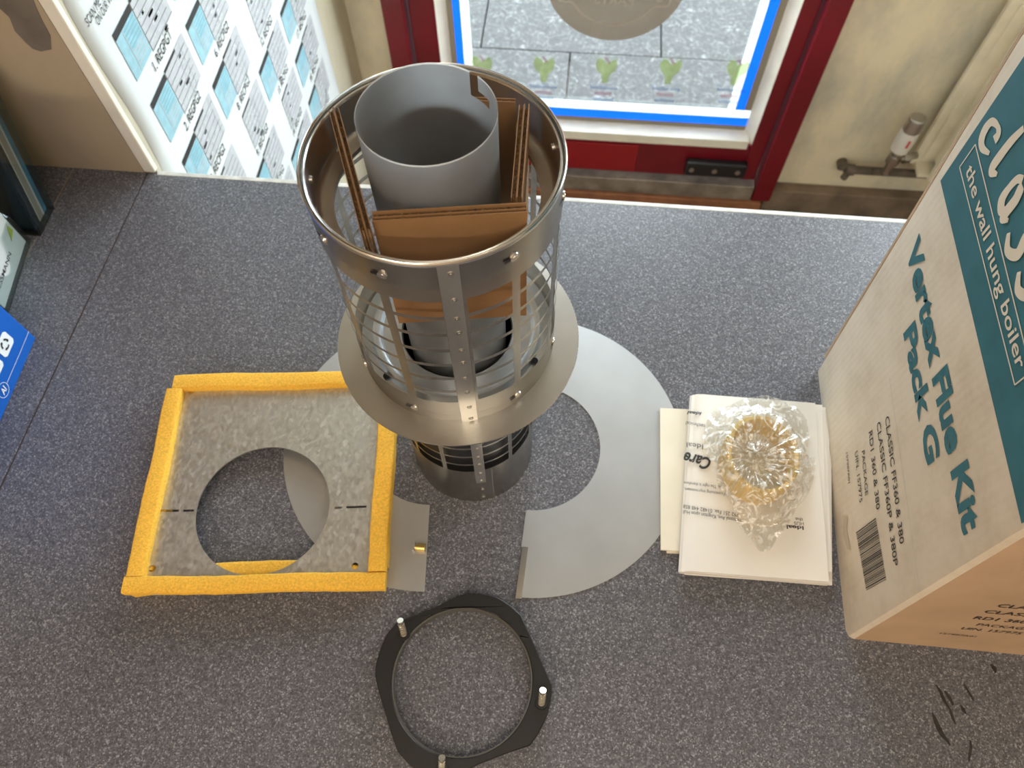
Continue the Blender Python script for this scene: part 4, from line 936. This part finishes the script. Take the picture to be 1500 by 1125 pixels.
# ------------------------------------------------------------------ white leaflets in clear stand (left edge)
ls_ = tag(empty('leaflet_stand', (-0.68, 0.49, 0)), 'clear acrylic leaflet stand at the left edge, between the rack and the blue box', 'stand')
pA = P(46, 352); pB = P(12, 462)
dS = (pB - pA).normalized(); nS = Vector((-dS.y, dS.x, 0)); nS = nS if nS.x < 0 else -nS
if nS.x > 0: nS = -nS
up = Vector((0, 0, 1))
def SP(s, o_, h): return pA + dS * s + nS * o_ + up * h
LS = (pB - pA).length - 0.004
MB().prism([SP(0, 0, 0), SP(LS, 0, 0), SP(LS, 0.05, 0), SP(0, 0.05, 0)], up * 0.003).build('stand_base', M_acr_clear, ls_)
# front lip with a curved thumb cut-out
lip = [SP(0, 0, 0), SP(LS, 0, 0), SP(LS, 0, 0.045)]
lip += [SP(LS * (0.80 - 0.5 * t), 0, 0.045 - 0.030 * math.sin(PI * t)) for t in [i / 14 for i in range(15)]] + [SP(0, 0, 0.045)]
MB().prism(lip, nS * 0.0025).build('front_lip', M_acr_clear, ls_)
MB().prism([SP(0, 0.047, 0), SP(LS, 0.047, 0), SP(LS, 0.047, 0.2), SP(0, 0.047, 0.2)], nS * 0.003).build('stand_back', M_acr_clear, ls_)
for s_ in (0, LS - 0.0025): MB().prism([SP(s_, 0.0025, 0.003), SP(s_, 0.047, 0.003), SP(s_, 0.047, 0.12), SP(s_, 0.0025, 0.045)], dS * 0.0025).build('stand_side', M_acr_clear, ls_)
lf = MB().prism([SP(0.004, 0.004, 0.0035), SP(LS - 0.004, 0.004, 0.0035), SP(LS - 0.004, 0.004, 0.21), SP(0.004, 0.004, 0.21)], nS * 0.030).build('leaflet_pack', M_poster)
tag(lf, 'pack of white leaflets standing in the clear stand at the left edge', 'leaflets')
def ltxt(body, s0, h0, w, h, bold=0.0, m=None):
    st0 = SP(s0, 0.0036, h0); return text_mesh(body, -dS, up, st0, w, h, 0, bold, 0.0)
join('maker_lettering', [ltxt('VIESSMANN', LS - 0.010, 0.020, 0.062, 0.0058, .012)], M_ink, lf)
MB().prism([SP(0.008, 0.0036, 0.030), SP(0.022, 0.0036, 0.026), SP(0.010, 0.0036, 0.042)], nS * -0.0003).build('lime_triangle', M_lime, lf)
# ------------------------------------------------------------------ blue box (left edge)
bA = P(53, 495); bB = P(0, 620); dB = (bB - bA).normalized(); nB = Vector((dB.y, -dB.x, 0)); nB = nB if nB.x < 0 else -nB
def BB(s, o_, h): return bA + dB * s + nB * o_ + up * h
bbx = tag(MB().prism([BB(0, 0, 0), BB(0.22, 0, 0), BB(0.22, 0.12, 0), BB(0, 0.12, 0)], up * 0.26).build('blue_carton', M_bluebox, None, bevel=0.0015), 'glossy blue printed carton at the left edge of the counter', 'box')
def bq(pts, m, name='printed_mark', off=0.0006):
    mb = MB(); mb.add([BB(s, -off, h) for s, h in pts], [tuple(range(len(pts)))]); return mb.build(name, m, bbx)
M_wink = mat('white_ink', (0.8, 0.84, 0.88), 0.5)
join('outline_print', [ribbon([(0.0, 0.016), (0.006, 0.0155), (0.03, 0.0150), (0.05, 0.0150), (0.068, 0.015)], [0.0006] * 5, lambda q: BB(q.x, -0.0006, q.y)),
     ribbon([(0.077 + 0.0085 * math.cos(a * PI / 8), 0.0155 + 0.0085 * math.sin(a * PI / 8)) for a in range(17)], [0.0006] * 17, lambda q: BB(q.x, -0.0006, q.y)),
     text_mesh('AI', -dB, up, BB(0.0815, -0.0007, 0.0115), 0.009, 0.008, 0.2, 0.02, 0.0)], M_wink, bbx)
bl_ = [(0.030, 0.030), (0.048, 0.030), (0.051, 0.033), (0.051, 0.048), (0.048, 0.051), (0.030, 0.051), (0.027, 0.048), (0.027, 0.033)]
bq([(a - 0.006, b_) for a, b_ in bl_], M_wink, 'white_panel')
bq([(a + 0.024, b_) for a, b_ in bl_], M_wink, 'white_panel')
rec = []
for k in range(3):
    a0_ = k * 2 * PI / 3; c_ = (0.033, 0.0405)
    arc_ = [(c_[0] + 0.0055 * math.cos(a0_ + t), c_[1] + 0.0055 * math.sin(a0_ + t)) for t in (0, .4, .8, 1.2, 1.5)]
    rec.append(ribbon(arc_, [0.0022, 0.0022, 0.0022, 0.0034, 0.0004], lambda q: BB(q.x, -0.0009, q.y)))
join('recycling_mark', rec, M_ink, bbx)
# ------------------------------------------------------------------ added fill lamps on the ceiling, unseen
for x, y, sx_, sy_ in ((0.35, -0.55, 1.5, 0.5), (-0.9, -1.9, 1.2, 0.3)):
    t = empty('fill_lamp', (x, y, CZ)); tag(t, 'added flat fill lamp out of view on the ceiling %s' % ('above the counter' if x > 0 else 'at the back of the shop'), 'lamp')
    MB().box(x - sx_ / 2 - .02, x + sx_ / 2 + .02, y - sy_ / 2 - .02, y + sy_ / 2 + .02, CZ - 0.015, CZ).build('fill_lamp_housing', M_trv, t)
